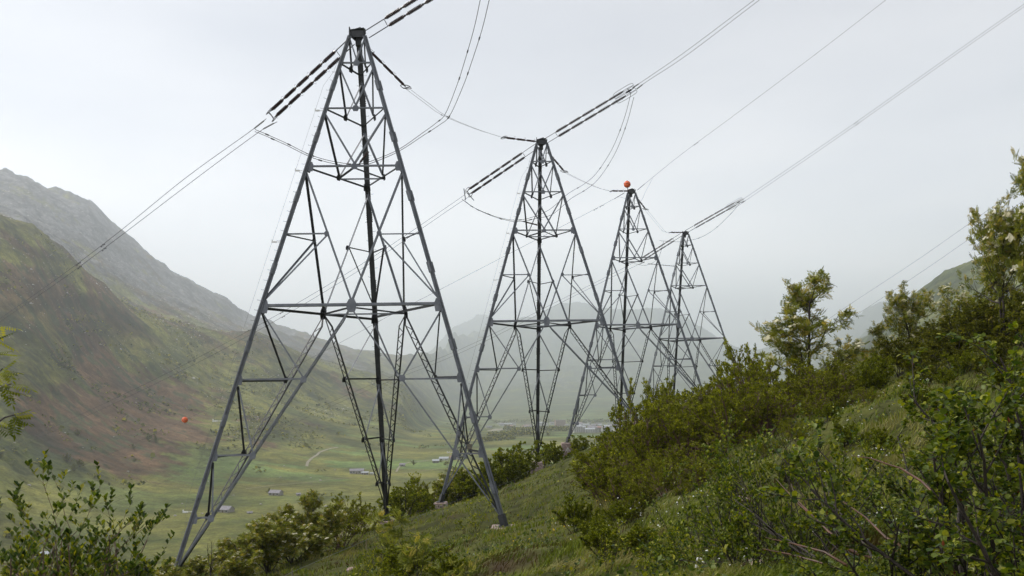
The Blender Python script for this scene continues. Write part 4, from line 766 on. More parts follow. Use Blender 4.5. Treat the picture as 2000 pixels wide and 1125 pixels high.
SH = [  # kind, variant, px, depth, photo py of the top, width factor, name, label
 # the olive willow thicket, back row to front row
 ('willow', 0, 1246, 41, 742, .9, 'leftmost tall willow bush, its grey-green top just right of the second pylon\'s right leg'),
 ('willow', 1, 1300, 42, 745, .9, 'willow bush below the third pylon\'s middle leg, second from the left of the thicket skyline'),
 ('willow', 2, 1352, 39, 742, .9, 'low willow bush on the thicket skyline where the third pylon\'s right leg ends'),
 ('willow', 0, 1412, 40, 706, .9, 'willow bush hiding the foot of the farthest pylon'),
 ('willow', 1, 1470, 38, 668, .95, 'tallest twiggy willow bush of the thicket, right of the farthest pylon'),
 ('willow', 2, 1535, 40, 690, .9, 'willow bush on the skyline left of the conical rowan'),
 ('willow', 0, 1600, 37, 700, .9, 'willow bush in front of the conical rowan'),
 ('willow', 1, 1665, 39, 712, .9, 'willow bush on the skyline between the conical rowan and the flat-topped one'),
 ('willow', 2, 1215, 37, 822, .9, 'round yellowish willow bush at the left end of the thicket above the grass'),
 ('willow', 1, 1280, 34, 790, .95, 'reddish-twigged willow bush in the middle row, third pylon above it'),
 ('willow', 0, 1350, 33, 772, .95, 'dense olive willow bush in the thicket centre'),
 ('willow', 2, 1425, 32, 748, .95, 'large olive willow bush in the thicket centre, below the farthest pylon'),
 ('willow', 1, 1500, 31, 745, .95, 'dark olive willow bush in the middle row under the thicket\'s highest top'),
 ('willow', 0, 1580, 31, 760, .95, 'olive willow bush at the right end of the thicket\'s middle row'),
 ('willow', 1, 1650, 31, 770, .8, 'willow bush at the right edge of the thicket beside the mown-looking grass strip'),
 ('willow', 0, 1255, 30, 880, .9, 'low spreading willow bush at the lower left foot of the thicket'),
 ('willow', 2, 1325, 29, 860, .95, 'willow bush in the front row with shaded underside'),
 ('willow', 1, 1395, 28.5, 850, .95, 'willow bush in the front row above the white-dotted grass'),
 ('willow', 0, 1468, 28, 842, .9, 'front-row willow bush over the deepest shade of the thicket'),
 ('broad', 1, 1405, 26.5, 893, .8, 'small bright green leafy bush tucked into the front of the willow thicket'),
 ('willow', 2, 1540, 27.5, 850, .85, 'front-row willow bush at the right foot of the thicket'),
 ('willow', 0, 1560, 24, 880, 1.0, 'low olive bush right of the thicket, above the orange-brown branches'),
 ('broad', 0, 1615, 25, 850, .85, 'small green bush on the left side of the grass strip'),
 # green bushes under the thicket and on the open grass
 ('broad', 2, 1165, 39, 868, .8, 'yellow-green bush at the left tip of the thicket near the pink block'),
 ('broad', 0, 1205, 33, 905, .85, 'leafy green bush below the left tip of the thicket'),
 ('broad', 1, 1120, 29, 972, .9, 'low leafy bush with yellow flowers in the middle of the open grass'),
 ('broad', 2, 1185, 26, 985, .75, 'low dark green bush in front of the thicket\'s left end'),
 ('scrub', 1, 1255, 26, 965, .8, 'shaded dark bush at the foot of the thicket'),
 ('willow', 1, 1175, 34, 880, 1.1, 'low willow bush at the very left end of the thicket, touching the grass'),
 ('willow', 2, 1225, 28.5, 905, 1.1, 'low reddish willow bush in front of the thicket\'s left end'),
 ('willow', 0, 1300, 26.5, 900, 1.1, 'low willow bush above the scattered white flowers'),
 ('willow', 1, 1365, 26, 890, 1.1, 'low willow bush left of the small bright green bush'),
 ('willow', 0, 1445, 35, 712, 1.0, 'willow bush between the thicket skyline and its middle row'),
 ('willow', 2, 1385, 36, 735, 1.0, 'willow bush in front of the farthest pylon\'s foot'),
 ('willow', 1, 1320, 37, 758, 1.0, 'willow bush under the third pylon\'s right leg'),
 ('willow', 2, 1490, 26, 880, 1.1, 'low willow bush in the front row, second from the right'),
 ('willow', 1, 1625, 34, 722, 1.0, 'willow bush below the small rowan right of the conical one'),
 ('willow', 0, 1700, 27, 800, .9, 'low willow bush on the right bank of the grass strip'),
 ('broad', 1, 1645, 21, 905, 1.0, 'green bush beside the white flowers right of the tan branches'),
 ('broad', 2, 1590, 18.5, 960, 1.0, 'green bush above the tan branches'),
 ('broad', 0, 1530, 20, 935, 1.0, 'low green bush behind the budding shrubs'),
 ('broad', 1, 1215, 22.5, 985, 1.0, 'low green bush on the grass left of the white flowers'),
 ('broad', 2, 1155, 24, 1010, 1.1, 'low green bush in the middle of the open slope'),
 ('broad', 0, 1245, 17, 1055, 1.0, 'low leafy bush near the bottom edge left of the budding shrubs'),
 ('broad', 1, 1170, 17.5, 1075, 1.0, 'low leafy bush near the bottom edge right of the middle'),
 ('broad', 0, 800, 24, 1050, 1.0, 'low leafy bush at the bottom around the young rowans'),
 ('broad', 1, 870, 20, 1085, 1.0, 'low leafy bush at the bottom edge below the pylon'),
 ('scrub', 2, 1240, 24.5, 985, 1.0, 'dark low bush in the shade below the thicket'),
 # slope on the right
 ('scrub', 0, 1755, 40, 655, .9, 'dark green bush under the flat-topped rowan'),
 ('scrub', 1, 1820, 39, 630, .95, 'dark green bush right of the flat-topped rowan'),
 ('scrub', 2, 1885, 38, 592, .95, 'dark bush on the right slope below the dark mountain ridge'),
 ('scrub', 0, 1950, 38, 560, .95, 'dense dark bush under the tall rowan at the right edge'),
 ('scrub', 1, 2025, 37, 510, 1.0, 'tall dark bush cut by the right edge of the picture'),
 ('scrub', 2, 1790, 33, 664, .8, 'dark bush above the grass strip, in the second row of the slope'),
 ('scrub', 0, 1860, 31, 640, .9, 'broad dark bush in the second row on the right slope'),
 ('scrub', 1, 1935, 30, 606, .95, 'dark bush in the second row near the right edge'),
 ('scrub', 2, 2010, 28, 570, 1.0, 'large dark bush in the second row cut by the right edge'),
 ('broad', 2, 1720, 37, 690, .8, 'light green bush in the gap between the two rowans'),
 ('broad', 1, 1695, 35, 706, .7, 'small light green bush at the top of the grass strip'),
 ('broad', 0, 1850, 24, 742, .8, 'green bush behind the near alder, above its top'),
 ('broad', 1, 1960, 21, 720, 1.0, 'leafy green bush behind the near alder at the right edge'),
 ('broad', 0, 2040, 17, 690, 1.0, 'leafy bush mostly outside the right edge'),
 ('scrub', 0, 1812, 27, 702, 1.0, 'dark low bush above the grass strip, third row of the right slope'),
 ('broad', 2, 1880, 25.5, 684, 1.0, 'green bush in the third row of the right slope'),
 ('scrub', 1, 1950, 24, 662, 1.0, 'dark bush in the third row near the right edge'),
 ('broad', 1, 1795, 21, 770, 1.0, 'green bush on the right bank of the grass strip, behind the low alder'),
 ('broad', 0, 1725, 19, 835, .9, 'low green bush at the lower end of the grass strip'),
 ('willow', 2, 1690, 31.5, 752, .9, 'willow bush at the top right end of the thicket above the grass strip'),
 # the edge of the hill, left part
 ('broad', 2, 1000, 86, 864, .95, 'round dark-stemmed bush standing alone between the first and second pylons'),
 ('broad', 1, 968, 84, 892, .8, 'smaller bush joined to the left of the round bush between the pylons'),
 ('broad', 0, 1087, 99, 856, 1.0, 'light green bush just left of the pink block with the painted star'),
 ('broad', 2, 1135, 101, 850, 1.0, 'light green bush right of the pink block with the painted star'),
 ('broad', 1, 1185, 95, 838, 1.0, 'light green bush on the skyline left of the willow thicket'),
 ('broad', 1, 926, 84, 910, 1.0, 'yellow-green bush behind the right leg of the nearest pylon'),
 ('rowanbush', 0, 899, 86, 918, 1.0, 'bush with pale blossoms beside the squared concrete block'),
 ('broad', 0, 866, 88, 920, 1.0, 'bush hidden behind the lattice foot of the second pylon\'s left leg'),
 ('willow', 1, 822, 84, 928, 1.0, 'reddish bush left of the squared concrete block'),
 ('broad', 2, 790, 70, 945, 1.0, 'bush on the hill edge right of the black middle leg'),
 ('willow', 0, 694, 61, 962, .9, 'olive twiggy bush on the hill edge left of the black middle leg'),
 ('willow', 2, 662, 53, 978, 1.1, 'olive twiggy bush on the hill edge, second left of the black middle leg'),
  ('rowanbush', 1, 606, 49, 958, .9, 'tallest cream-blossomed bush on the hill edge below the valley farmhouse'),
 ('rowanbush', 2, 566, 46, 1000, 1.0, 'cream-blossomed bush left of the tallest one on the hill edge'),
 ('rowanbush', 0, 520, 43, 1018, 1.0, 'cream-blossomed bush in the middle of the hill edge row'),
 ('rowanbush', 1, 470, 40, 1040, 1.0, 'cream-blossomed bush near the left end of the hill edge row'),
 ('rowanbush', 2, 425, 51, 1078, 1.0, 'low blossoming bush right of the nearest pylon\'s left leg'),
 ('rowanbush', 0, 385, 52, 1090, 1.0, 'blossoming bush at the bottom edge beside the cut-off pylon leg'),
 ('rowanbush', 1, 322, 50, 1085, 1.0, 'blossoming bush behind the bare twigs at the bottom left'),
 ('rowanbush', 2, 262, 40, 1085, 1.0, 'blossoming bush at the bottom edge left of the bare twigs'),
 ('broad', 1, 200, 34, 1088, 1.0, 'dark leafy bush at the bottom edge behind the near laurel-like shrub'),
 ('broad', 2, 130, 30, 1085, 1.0, 'leafy bush low at the bottom left'),
 ('broad', 0, 60, 26, 1075, 1.0, 'leafy bush in the bottom left corner'),
]
rr_ = random.Random(4)
for kind, var, px, dep, top, wide, lab in SH:
    h = max(.7, top_h(px, dep, top)*(1.04 if kind != 'rowanbush' else .9))
    grp = {'willow': 'willow bushes', 'scrub': 'dark bushes of the right slope', 'broad': 'leafy green bushes', 'rowanbush': 'cream-blossomed bushes of the hill edge'}[kind]
    wv = wide*max(1, min(1.25, 2.6*dep/38/h)) if kind in ('broad', 'rowanbush') else wide*max(.8, min(1.35, 3.6/h))
    plant(kind, var, px, dep, h, lab, 'bush', grp, {'willow': 'willow_bush', 'scrub': 'dark_bush', 'broad': 'leafy_bush', 'rowanbush': 'blossoming_bush'}[kind], rr_.uniform(0, 6.28), wv)
for var, px, dep, top, wide, lab in (
        (0, 1572, 43, 572, 1.1, 'conical rowan tree with cream blossoms left of the two thin wires'),
        (1, 1655, 46, 660, .9, 'small rowan tree to the right of the conical one'),
        (2, 1782, 41, 548, .85, 'flat-topped rowan tree full of cream blossoms in front of the dark mountain ridge'),
        (0, 1722, 42, 642, .8, 'small leaning rowan left of the flat-topped one'),
        (1, 1868, 44, 560, .9, 'rowan tree on the slope between the flat-topped rowan and the right edge'),
        (2, 1962, 30, 372, .62, 'tall rowan tree reaching highest at the right edge'),
        (0, 2035, 29, 330, .62, 'rowan tree half outside the right edge, behind the tall one')):
    plant('rowan', var, px, dep, top_h(px, dep, top)*(.97 if var == 0 else .80), lab, 'rowan tree', 'rowan trees', 'rowan_tree', rr_.uniform(0, 6.28), wide)
# near plants (true size; scale = h)
NEAR = [
 ('alder', 0, 1890, 5.4, .80, 'near alder with dark trunk and round toothed leaves at the lower right', 'near alder shrubs', 'alder_shrub'),
 ('alder', 1, 1745, 5.6, .55, 'low near alder in front of the tan branches at the lower right', 'near alder shrubs', 'alder_shrub'),
 ('alder', 2, 2030, 4.9, .78, 'near alder cut by the right edge', 'near alder shrubs', 'alder_shrub'),
 ('alder', 1, 1990, 8.5, 1.0, 'alder behind the near one at the right edge', 'near alder shrubs', 'alder_shrub'),
 ('alder', 2, 1830, 9.5, .85, 'alder a few steps behind the dark-trunked one', 'near alder shrubs', 'alder_shrub'),
 ('sapling', 0, 1668, 11, 1.3, 'slim green sapling left of the alders among white flowers', 'saplings in the grass', 'sapling'),
 ('sapling', 1, 1640, 14, 1.2, 'sapling behind the tan branches', 'saplings in the grass', 'sapling'),
 ('budding', 0, 1460, 9.6, 1.15, 'yellow-green budding shrub left of the tan branches', 'budding shrubs', 'budding_shrub'),
 ('budding', 1, 1560, 8.8, 1.05, 'budding shrub with large pale leaves beside the tan branches', 'budding shrubs', 'budding_shrub'),
 ('budding', 2, 1380, 10.8, 1.0, 'low budding shrub at the bottom, leftmost of the three', 'budding shrubs', 'budding_shrub'),
 ('sapling', 2, 1180, 15, .9, 'small leafy sapling at the bottom edge right of the middle', 'saplings in the grass', 'sapling'),
 ('sapling', 0, 1262, 13.5, 1.0, 'leafy sapling at the bottom edge below the white flowers', 'saplings in the grass', 'sapling'),
 ('sapling', 1, 1320, 12.5, .8, 'low sapling at the bottom edge beside the budding shrubs', 'saplings in the grass', 'sapling'),
 ('sapling', 2, 742, 25, 1.3, 'sapling at the bottom left of the dark-stemmed young rowan', 'saplings in the grass', 'sapling'),
 ('sapling', 0, 700, 27, 1.2, 'pale sapling beside the pinkish rock', 'saplings in the grass', 'sapling'),
 ('fern', 0, 778, 25.5, 1.7, 'young rowan with thin dark stem below the black pylon leg', 'young rowans', 'young_rowan'),
 ('fern', 1, 815, 21, 1.2, 'young rowan at the bottom, right of the dark-stemmed one', 'young rowans', 'young_rowan'),
 ('fern', 2, 880, 17.5, .7, 'low young rowan with spread pale leaves at the bottom edge', 'young rowans', 'young_rowan'),
 ('sapling', 1, 930, 40, 1.5, 'small yellow-green bush alone on the grass left of the pylon\'s right foot', 'saplings in the grass', 'sapling'),
 ('laurel', 0, 45, 6.8, 1.08, 'near glossy-leaved shrub at the left with upright leaf rosettes', 'glossy near shrubs', 'glossy_shrub'),
 ('laurel', 1, 120, 6.6, 1.12, 'near glossy-leaved shrub whose shoots stand highest at the lower left', 'glossy near shrubs', 'glossy_shrub'),
 ('laurel', 2, 190, 7.2, 1.02, 'glossy-leaved shrub left of the bare twigs', 'glossy near shrubs', 'glossy_shrub'),
 ('laurel', 0, -20, 8.5, 1.0, 'dark glossy shrub in the lower left corner', 'glossy near shrubs', 'glossy_shrub'),
 ('bare', 0, 290, 6.8, 1.0, 'leafless dark twiggy shrub at the lower left', 'bare shrubs', 'bare_shrub'),
 ('bare', 1, 1560, 9.0, .9, 'leafless dark branching shrub among the tan branches', 'bare shrubs', 'bare_shrub'),
]
for kind, var, px, dep, h, lab, grp, nm in NEAR:
    plant(kind, var, px, dep, h, lab, 'sapling' if nm in ('sapling', 'young_rowan') else 'shrub', grp, nm, rr_.uniform(0, 6.28))
# long tan branches lying out of the shrub at the lower right
tan = empty('fallen_branches', P(1680, 1100, 7.2), 'shiny orange-tan leaning branches at the lower right', 'branches')
for k, pts in enumerate(([(1700, 1090, 7), (1650, 1068, 7.3), (1600, 1020, 7.8), (1560, 985, 8.2), (1515, 935, 8.8)], [(1700, 1100, 7), (1640, 1060, 7.2), (1590, 1010, 7.6), (1555, 975, 8), (1545, 945, 8.4)],
                         [(1680, 1120, 6.9), (1610, 1078, 7.2), (1550, 1062, 7.6), (1495, 1050, 8)], [(1690, 1128, 6.8), (1600, 1098, 7.1), (1540, 1082, 7.4), (1490, 1072, 7.8)],
                         [(1800, 1090, 6.5), (1730, 1050, 6.8), (1690, 1010, 7.2), (1640, 975, 7.6)], [(1860, 1000, 7), (1800, 940, 7.4), (1760, 915, 7.8), (1700, 895, 8.2), (1665, 890, 8.4)])):
    MB().tube([P(*p)-Vector(tan.location) for p in pts], list(np.linspace(.014, .004, len(pts))), 6).obj('branch', M['tan'], tan, True)
dk = empty('dark_branches', P(1690, 1120, 7.0), 'nearly black bare branches fanning out behind the orange-tan ones', 'branches'); rb = random.Random(6)
for k in range(9):
    tx, ty = rb.uniform(1420, 1640), rb.uniform(890, 1060); sx_, sy_ = 1700+rb.uniform(-30, 40), 1135; pts = []
    for j in range(7):
        t = j/6; pts.append(P(sx_+(tx-sx_)*t+rb.uniform(-7, 7), sy_+(ty-sy_)*(t**1.15)+rb.uniform(-6, 6), 6.9+1.9*t)-Vector(dk.location))
    b_ = MB().tube(pts, list(np.linspace(.016, .004, 7)), 6)
    for j in (3, 4, 5): q = pts[j]; b_.tube([q, q+Vector((rb.uniform(-.3, .05), rb.uniform(-.1, .2), rb.uniform(.1, .35)))], [.006, .002], 4)
    b_.obj('branch', M['bark'], dk, True)
# rowan leaves hanging in at the left edge, close to the camera
r = empty('rowan_branch', P(-60, 800, 4.6), 'drooping green rowan leaves hanging in at the left edge', 'branch'); rg = np.random.default_rng(3); lines = []; pos = []; dr = []; up_ = []
for pts in ([(-120, 980, 4.6), (-60, 800, 4.6), (-15, 700, 4.5), (-5, 635, 4.4)], [(-60, 800, 4.6), (-20, 770, 4.5), (5, 755, 4.4), (22, 750, 4.35)], [(-70, 850, 4.6), (-20, 835, 4.5), (10, 815, 4.4), (30, 810, 4.4)], [(-40, 760, 4.6), (-10, 735, 4.5), (5, 720, 4.4)]):
    q = np.array([P(*p)-Vector(r.location) for p in pts]); lines.append((q, np.linspace(.009, .003, len(q))))
    for t in np.linspace(.45, 1, 5):
        i = min(int(t*(len(q)-1)), len(q)-2); c = q[i]+(q[i+1]-q[i])*(t*(len(q)-1)-i)
        for s in range(2): pos.append(c); dr.append([.8+rg.normal(0, .35), rg.normal(0, .5), -.15+rg.normal(0, .3)]); up_.append([rg.normal(0, .3), -.3, 1])
link('stems', tubes_mesh('stems', lines, 5), M['bark'], r); link('leaves', scatter_mesh('leaves', 'pinnate', np.array(pos), np.array(dr), np.array(up_), rg.uniform(.08, .12, len(pos)), rg, 1.), M['lf_green'], r)

# ------------------------------------------------------------------ grass, flowers, rocks, fence
def grass():
    rg = np.random.default_rng(11); n = 330000
    a = np.where(np.arange(n) < 270000, rg.uniform(-.66, .66, n), rg.choice([-1, 1], n)*rg.uniform(.66, 1.5, n)); r_ = np.exp(rg.uniform(math.log(4.5), math.log(125), n)); x = np.sin(a)*r_; y = np.cos(a)*r_
    c = fbm(x/.9, y/.9, 3, 71); keep = rg.uniform(0, 1, n) < np.clip(.62+c*1.3, .12, 1)
    for i in range(3):
        for l in 'LRC': q = corner(i, l, FOOT[i][l]); keep &= np.hypot((x-q.x-.15)/1.35, (y-q.y+(1.9 if i == 0 else 1.2))/(2.7 if i == 0 else 2.1)) > 1
    x, y, r_, c = x[keep], y[keep], r_[keep], c[keep]; n = len(x); z = H(x, y)
    hgt = .14+.10*rg.uniform(0, 1, n)+.26*np.clip(c, 0, 1); wd = .0045+.00042*r_; t = rg.uniform(0, 6.283, n); ln = rg.normal(0, .35, n); lx = ln+fbm(x/2, y/2, 2, 77)*.8+.25; ly = rg.normal(0, .35, n)-.2
    dx = np.cos(t)*wd; dy = np.sin(t)*wd; V = np.zeros((n, 5, 3)); b = np.stack([x, y, z-.03], 1); u = np.stack([dx, dy, dx*0], 1); l = np.stack([lx*hgt, ly*hgt, hgt], 1)
    V[:, 0] = b-u; V[:, 1] = b+u; V[:, 2] = b+u*.75+l*[.35, .35, .6]; V[:, 3] = b-u*.75+l*[.35, .35, .6]; V[:, 4] = b+l*[1, 1, .95]
    o = (np.arange(n)*5)[:, None]; pv = np.clip(.44+c*1.0+fbm(x/5, y/4, 3, 81)*.75+rg.normal(0, .13, n), 0, 1)
    me = npmesh('grass', V.reshape(-1, 3), [o+np.array([0, 1, 2, 3]), o+np.array([3, 2, 4])], {'v': np.repeat(pv, 5)})
    m = leafmat('grass_blades', (.070, .048, .016), (.080, .112, .014), trans=.3, rough=.6, spec=.2); e = m.node_tree.nodes['Color Ramp'].color_ramp.elements
    e[0].position = .08; e[1].position = .42; q = m.node_tree.nodes['Color Ramp'].color_ramp.elements.new(.85); q.color = (.20, .23, .03, 1); q = m.node_tree.nodes['Color Ramp'].color_ramp.elements.new(1.); q.color = (.23, .21, .07, 1)
    return tag(link('grass', me, m), 'long wet tufted grass covering the hillside', 'grass', kind='stuff')
grass()
def herbs():
    rg = np.random.default_rng(12); n = 46000; a = rg.uniform(-.64, .64, n); r_ = np.exp(rg.uniform(math.log(5), math.log(90), n)); x = np.sin(a)*r_; y = np.cos(a)*r_
    c = fbm(x/3.2, y/2.6, 3, 91); k = c > .13
    for i in range(3):
        for l in 'LRC': q = corner(i, l, FOOT[i][l]); k &= np.hypot((x-q.x)/1.7, (y-q.y+2)/3.2) > 1
    x, y, r_, c = x[k], y[k], r_[k], c[k]; n = len(x); pos = np.stack([x, y, H(x, y)+rg.uniform(.05, .45, n)*np.clip((c-.1)*4, .2, 1)], 1)
    me = scatter_mesh('ground_cover', 'oval', pos, rg.normal(0, 1, (n, 3))+[0, 0, .5], rg.normal(0, .5, (n, 3))+[0, 0, 1], rg.uniform(.6, 1.3, n)*(.045+.0022*r_), rg, 1.2)
    tag(link('ground_cover', me, M['lf_gloss']), 'low leafy herbs growing through the grass', 'ground cover', kind='stuff')
herbs()
def flowers():
    rg = np.random.default_rng(13); P_, S_ = [], []
    for px, dep, n, sp in ((1290, 20, 22, 1.0), (1370, 21, 16, .8), (1245, 22, 12, .8), (1740, 27, 36, 1.6), (1660, 22, 22, 1.0), (1690, 12, 40, .7), (1380, 9.5, 26, .35), (1350, 10.5, 22, .5), (1500, 12, 18, 1), (1160, 30, 25, 2), (1700, 17, 40, 1)):
        x0 = (px-1000)/F*dep; x = x0+rg.normal(0, sp*.7, n); y = dep+rg.normal(0, sp*.8, n); P_.append(np.stack([x, y, H(x, y)+rg.uniform(.2, .42, n)], 1)); S_.append(np.full(n, .014+.0005*dep))
    p = np.concatenate(P_); n = len(p); me = scatter_mesh('white_flowers', 'petals', p, rg.normal(0, 1, (n, 3)), rg.normal(0, .4, (n, 3))+[0, -.4, 1], np.concatenate(S_)*rg.uniform(.7, 1.2, n), rg)
    fm = mat('white_petals', (.75, .75, .72), .7); tag(link('white_flowers', me, fm), 'scattered small white flowers in the grass', 'flowers', kind='stuff')
    x = (1130-1000)/F*29+rg.normal(0, 1.4, 30); y = 30+rg.normal(0, 1.5, 30); p = np.stack([x, y, H(x, y)+rg.uniform(.3, .6, 30)], 1)
    ym = mat('yellow_petals', (.75, .50, .02), .7); tag(link('yellow_flowers', scatter_mesh('yellow_flowers', 'petals', p, rg.normal(0, 1, (30, 3)), rg.normal(0, .4, (30, 3))+[0, -.4, 1], np.full(30, .035), rg), ym), 'small yellow flowers below the thicket\'s left end', 'flowers', kind='stuff')
flowers()
def rock(px, dep, sx, sy, sz, label, seed, at=None, m='rock', name='rock', group='rocks on the hillside', zf=None):
    rg = random.Random(seed); bm_v, bm_f = [], []; n, mN = 14, 9
    for j in range(mN+1):
        for k in range(n):
            th, ph = math.pi*j/mN, 2*math.pi*k/n; d = Vector((math.sin(th)*math.cos(ph), math.sin(th)*math.sin(ph), math.cos(th)))
            s = 1+.28*float(fbm(d.x*1.4+seed, d.y*1.4+d.z*1.1, 3, seed)); d = Vector([math.copysign(abs(c)**.75, c) for c in d])*s; bm_v.append((d.x*sx, d.y*sy, d.z*sz))
    mb = MB(); mb.add(bm_v, [(j*n+k, (j+1)*n+k, (j+1)*n+(k+1) % n, j*n+(k+1) % n) for j in range(mN) for k in range(n)])
    x, y = at or ((px-1000)/F*dep, dep); o = mb.obj(name, M[m]); o.location = (x, y, (zf(x, y) if zf else float(H(x, y)))+sz*.25); o.rotation_euler = (0, .15, seed); return tag(o, label, 'rock', group)
rock(641, 29, .30, .24, .17, 'pinkish boulder in the grass near the bottom edge', 1); rock(517, 28, .34, .25, .12, 'flat grey-brown boulder half sunk at the bottom edge', 2)
rock(684, 38, .22, .2, .12, 'small pale stone in the grass under the blossoming bushes', 3); rock(1020, 47.5, .5, .35, .10, 'flat pink slab lying right of the nearest pylon\'s right foot', 4)
rock(1468, 13, .2, .15, .10, 'flat grey stone between the budding shrubs', 5); rock(1445, 20, .22, .2, .1, 'grey stone under the front of the willow thicket', 6)
# electric fence of thin posts and one pale wire
fr = empty('wire_fence', P(700, 1050, 40), 'thin electric fence wire on slender posts crossing the lower left slope', 'fence'); O = Vector(fr.location); fp = []
for k, (px, dep, hh, m) in enumerate(((455, 24, .75, 'wood'), (568, 32, .7, 'wood'), (712, 44, .95, 'dryg'), (862, 60, .9, 'wood'), (1002, 78, 1.0, 'bark'), (1061, 92, .95, 'bark'))):
    x = (px-1000)/F*dep; b = Vector((x, dep, float(H(x, dep)))); mb = MB(); mb.tube([b-UP*.2, b+UP*hh*.6, b+UP*hh], [.022+.0003*dep]*2+[.015], 6); mb.box(b+UP*hh*.94, (.05, .05, .05)); mb.obj('post', M[m], fr, origin=tuple(O)); fp.append(b+UP*hh*.94)
MB().tube(fp, .007, 4).obj('wire', M['galv'], fr, origin=tuple(O))

# ------------------------------------------------------------------ valley: huts, farm, town, trees, tracks
def house(c, yaw, L_, W_, Hh, rise, label, wm='stone', rm='slate', cat='hut', name='stone_hut', group=None, floors=1, wins=3, flat=False, doors=True):
    r = empty(name, c, label, cat, group); r.rotation_euler = (0, 0, yaw); mb = MB(); l, w2 = L_/2, W_/2; z0 = -2.5
    if flat:
        mb.add([(x*l, y*w2, z) for z in (z0, Hh) for x, y in ((-1, -1), (1, -1), (1, 1), (-1, 1))], [(0, 1, 5, 4), (1, 2, 6, 5), (2, 3, 7, 6), (3, 0, 4, 7), (4, 5, 6, 7)])
        MB().box((0, 0, Hh+.25), (L_+.6, W_+.6, .5)).obj('roof', M[rm], r)
    else:
        mb.add([(x*l, y*w2, z) for z in (z0, Hh) for x, y in ((-1, -1), (1, -1), (1, 1), (-1, 1))]+[(-l, 0, Hh+rise), (l, 0, Hh+rise)], [(0, 1, 5, 4), (2, 3, 7, 6), (1, 2, 6, 9, 5), (3, 0, 4, 8, 7)])
        rf = MB(); e, t_ = .5, .25; sl = rise/w2
        for s in (-1, 1):
            v = [(-l-e, s*(w2+e), Hh-e*sl), (l+e, s*(w2+e), Hh-e*sl), (l+e, 0, Hh+rise), (-l-e, 0, Hh+rise)]; rf.add([(a, b, z+.03) for a, b, z in v]+[(a, b, z+t_) for a, b, z in v], [(0, 1, 2, 3), (4, 5, 6, 7), (0, 1, 5, 4), (1, 2, 6, 5), (3, 0, 4, 7)])
        rf.obj('roof', M[rm], r)
    mb.obj('wall', M[wm], r)
    for f in range(floors):
        for k in range(wins):
            x = -l+L_*(k+.5)/wins; z = Hh*(f+.55)/floors
            if doors and f == 0 and k == wins//2: MB().box((x, -w2-.04, 1.0), (1.1, .12, 2.0)).obj('door', M['door'], r); continue
            for s in (-1, 1): MB().box((x, s*(w2+.03), z), (min(1.6, L_/wins*.5), .1, min(1.3, Hh/floors*.45))).obj('window', M['glass'], r)
    return r
def vh(px, py): return valley_hit(px, py)
house(vh(441, 1000), -.35, 12, 8.5, 2.6, 2.6, 'stone hut with pale stone-slab roof, lowest on the valley floor beside the pylon leg', group='stone huts of the valley')
house(vh(539, 967), -.3, 12, 8, 2.6, 2.4, 'stone hut with a grassy bank in front, middle of the valley floor', group='stone huts of the valley')
house(vh(697, 925), .1, 17, 8, 4, 2, 'long pale stone farmhouse left of the black pylon leg', group='stone huts of the valley', wins=5)
house(vh(713, 927), .1, 8, 5, 2.6, 1, 'low grey shed attached to the right of the farmhouse', rm='metalroof', group='stone huts of the valley')
house(vh(726, 927), .3, 4, 3, 1.8, .6, 'tiny white shed right of the farmhouse', wm='plaster', rm='metalroof', group='stone huts of the valley', wins=1, doors=False)
house(vh(851, 904), .2, 9, 7, 3, 1.8, 'small grey barn behind the left leg of the second pylon', rm='metalroof', wm='wood', cat='barn', name='barn', wins=2)
house(vh(867, 899), .0, 13, 8, 3, 2, 'white-roofed barn right of the small grey barn', wm='plaster', rm='metalroof', cat='barn', name='barn', wins=2)
house(vh(888, 897), .1, 14, 8, 3, 2, 'red-roofed barn behind the nearest pylon\'s right leg', wm='plaster', rm='tile', cat='barn', name='barn', wins=2)
house(vh(786, 911), .0, 7, 5, 2.5, 1.5, 'small hut beside the winding track in the valley', wins=1, doors=False)
house(vh(583, 968), .4, 4, 3, 1.6, .8, 'ruined hut right of the grassy bank', wins=1, doors=False)
house(vh(488, 1003), .2, 4, 3, 1.0, .6, 'tiny stone ruin right of the lowest hut', wins=1, doors=False)
def HH(x, y): return float(H(x, y))
house(vh(78, 1092), .9, 9, 7, 2.6, 1.6, 'white-roofed hut seen through the glossy leaves at the lower left', wm='wood', rm='metalroof', cat='hut', name='stone_hut', wins=2)
rt = random.Random(8); TN = [(1094, 833, 42, 22, 27, 'redwall', True, 'big red block with flat roof, largest building of the far town')]
for k in range(60):
    px = rt.choice([rt.uniform(1055, 1230), rt.uniform(1120, 1230), rt.uniform(1120, 1230)]); TN.append((px, rt.uniform(831, 846) if px > 1120 else rt.uniform(829, 836), rt.uniform(13, 28), rt.uniform(10, 15), rt.uniform(7, 14), rt.choice(['plaster']*7+['redwall', 'stone']), rt.random() < .4, None))
for k in range(12): TN.append((rt.uniform(945, 1040), rt.uniform(829, 838), rt.uniform(16, 40), rt.uniform(12, 16), rt.uniform(5, 9), 'plaster', rt.random() < .5, None))
for px, py, l, w_, h, wm, fl, lab in TN:
    c = vh(px, py); tl = {'plaster': 'pale', 'redwall': 'reddish', 'stone': 'grey'}[wm]
    side = 'left outskirts of the far town' if px < 1050 else ('middle of the far town' if px < 1125 else 'right part of the far town')
    g = f'{tl} {"flat" if fl else "gable"}-roofed buildings in the {side}'
    house(c, rt.uniform(-.5, .5), l, w_, h, 3, lab or g.replace('buildings', 'building').replace(' in the ', ', small in the haze, in the '), wm, rt.choice(['metalroof', 'slate', 'slate', 'tile', 'metalroof']), 'building', 'town_building', None if lab else g, floors=max(1, int(h/3)), wins=max(2, int(l/5)), flat=fl, doors=False)
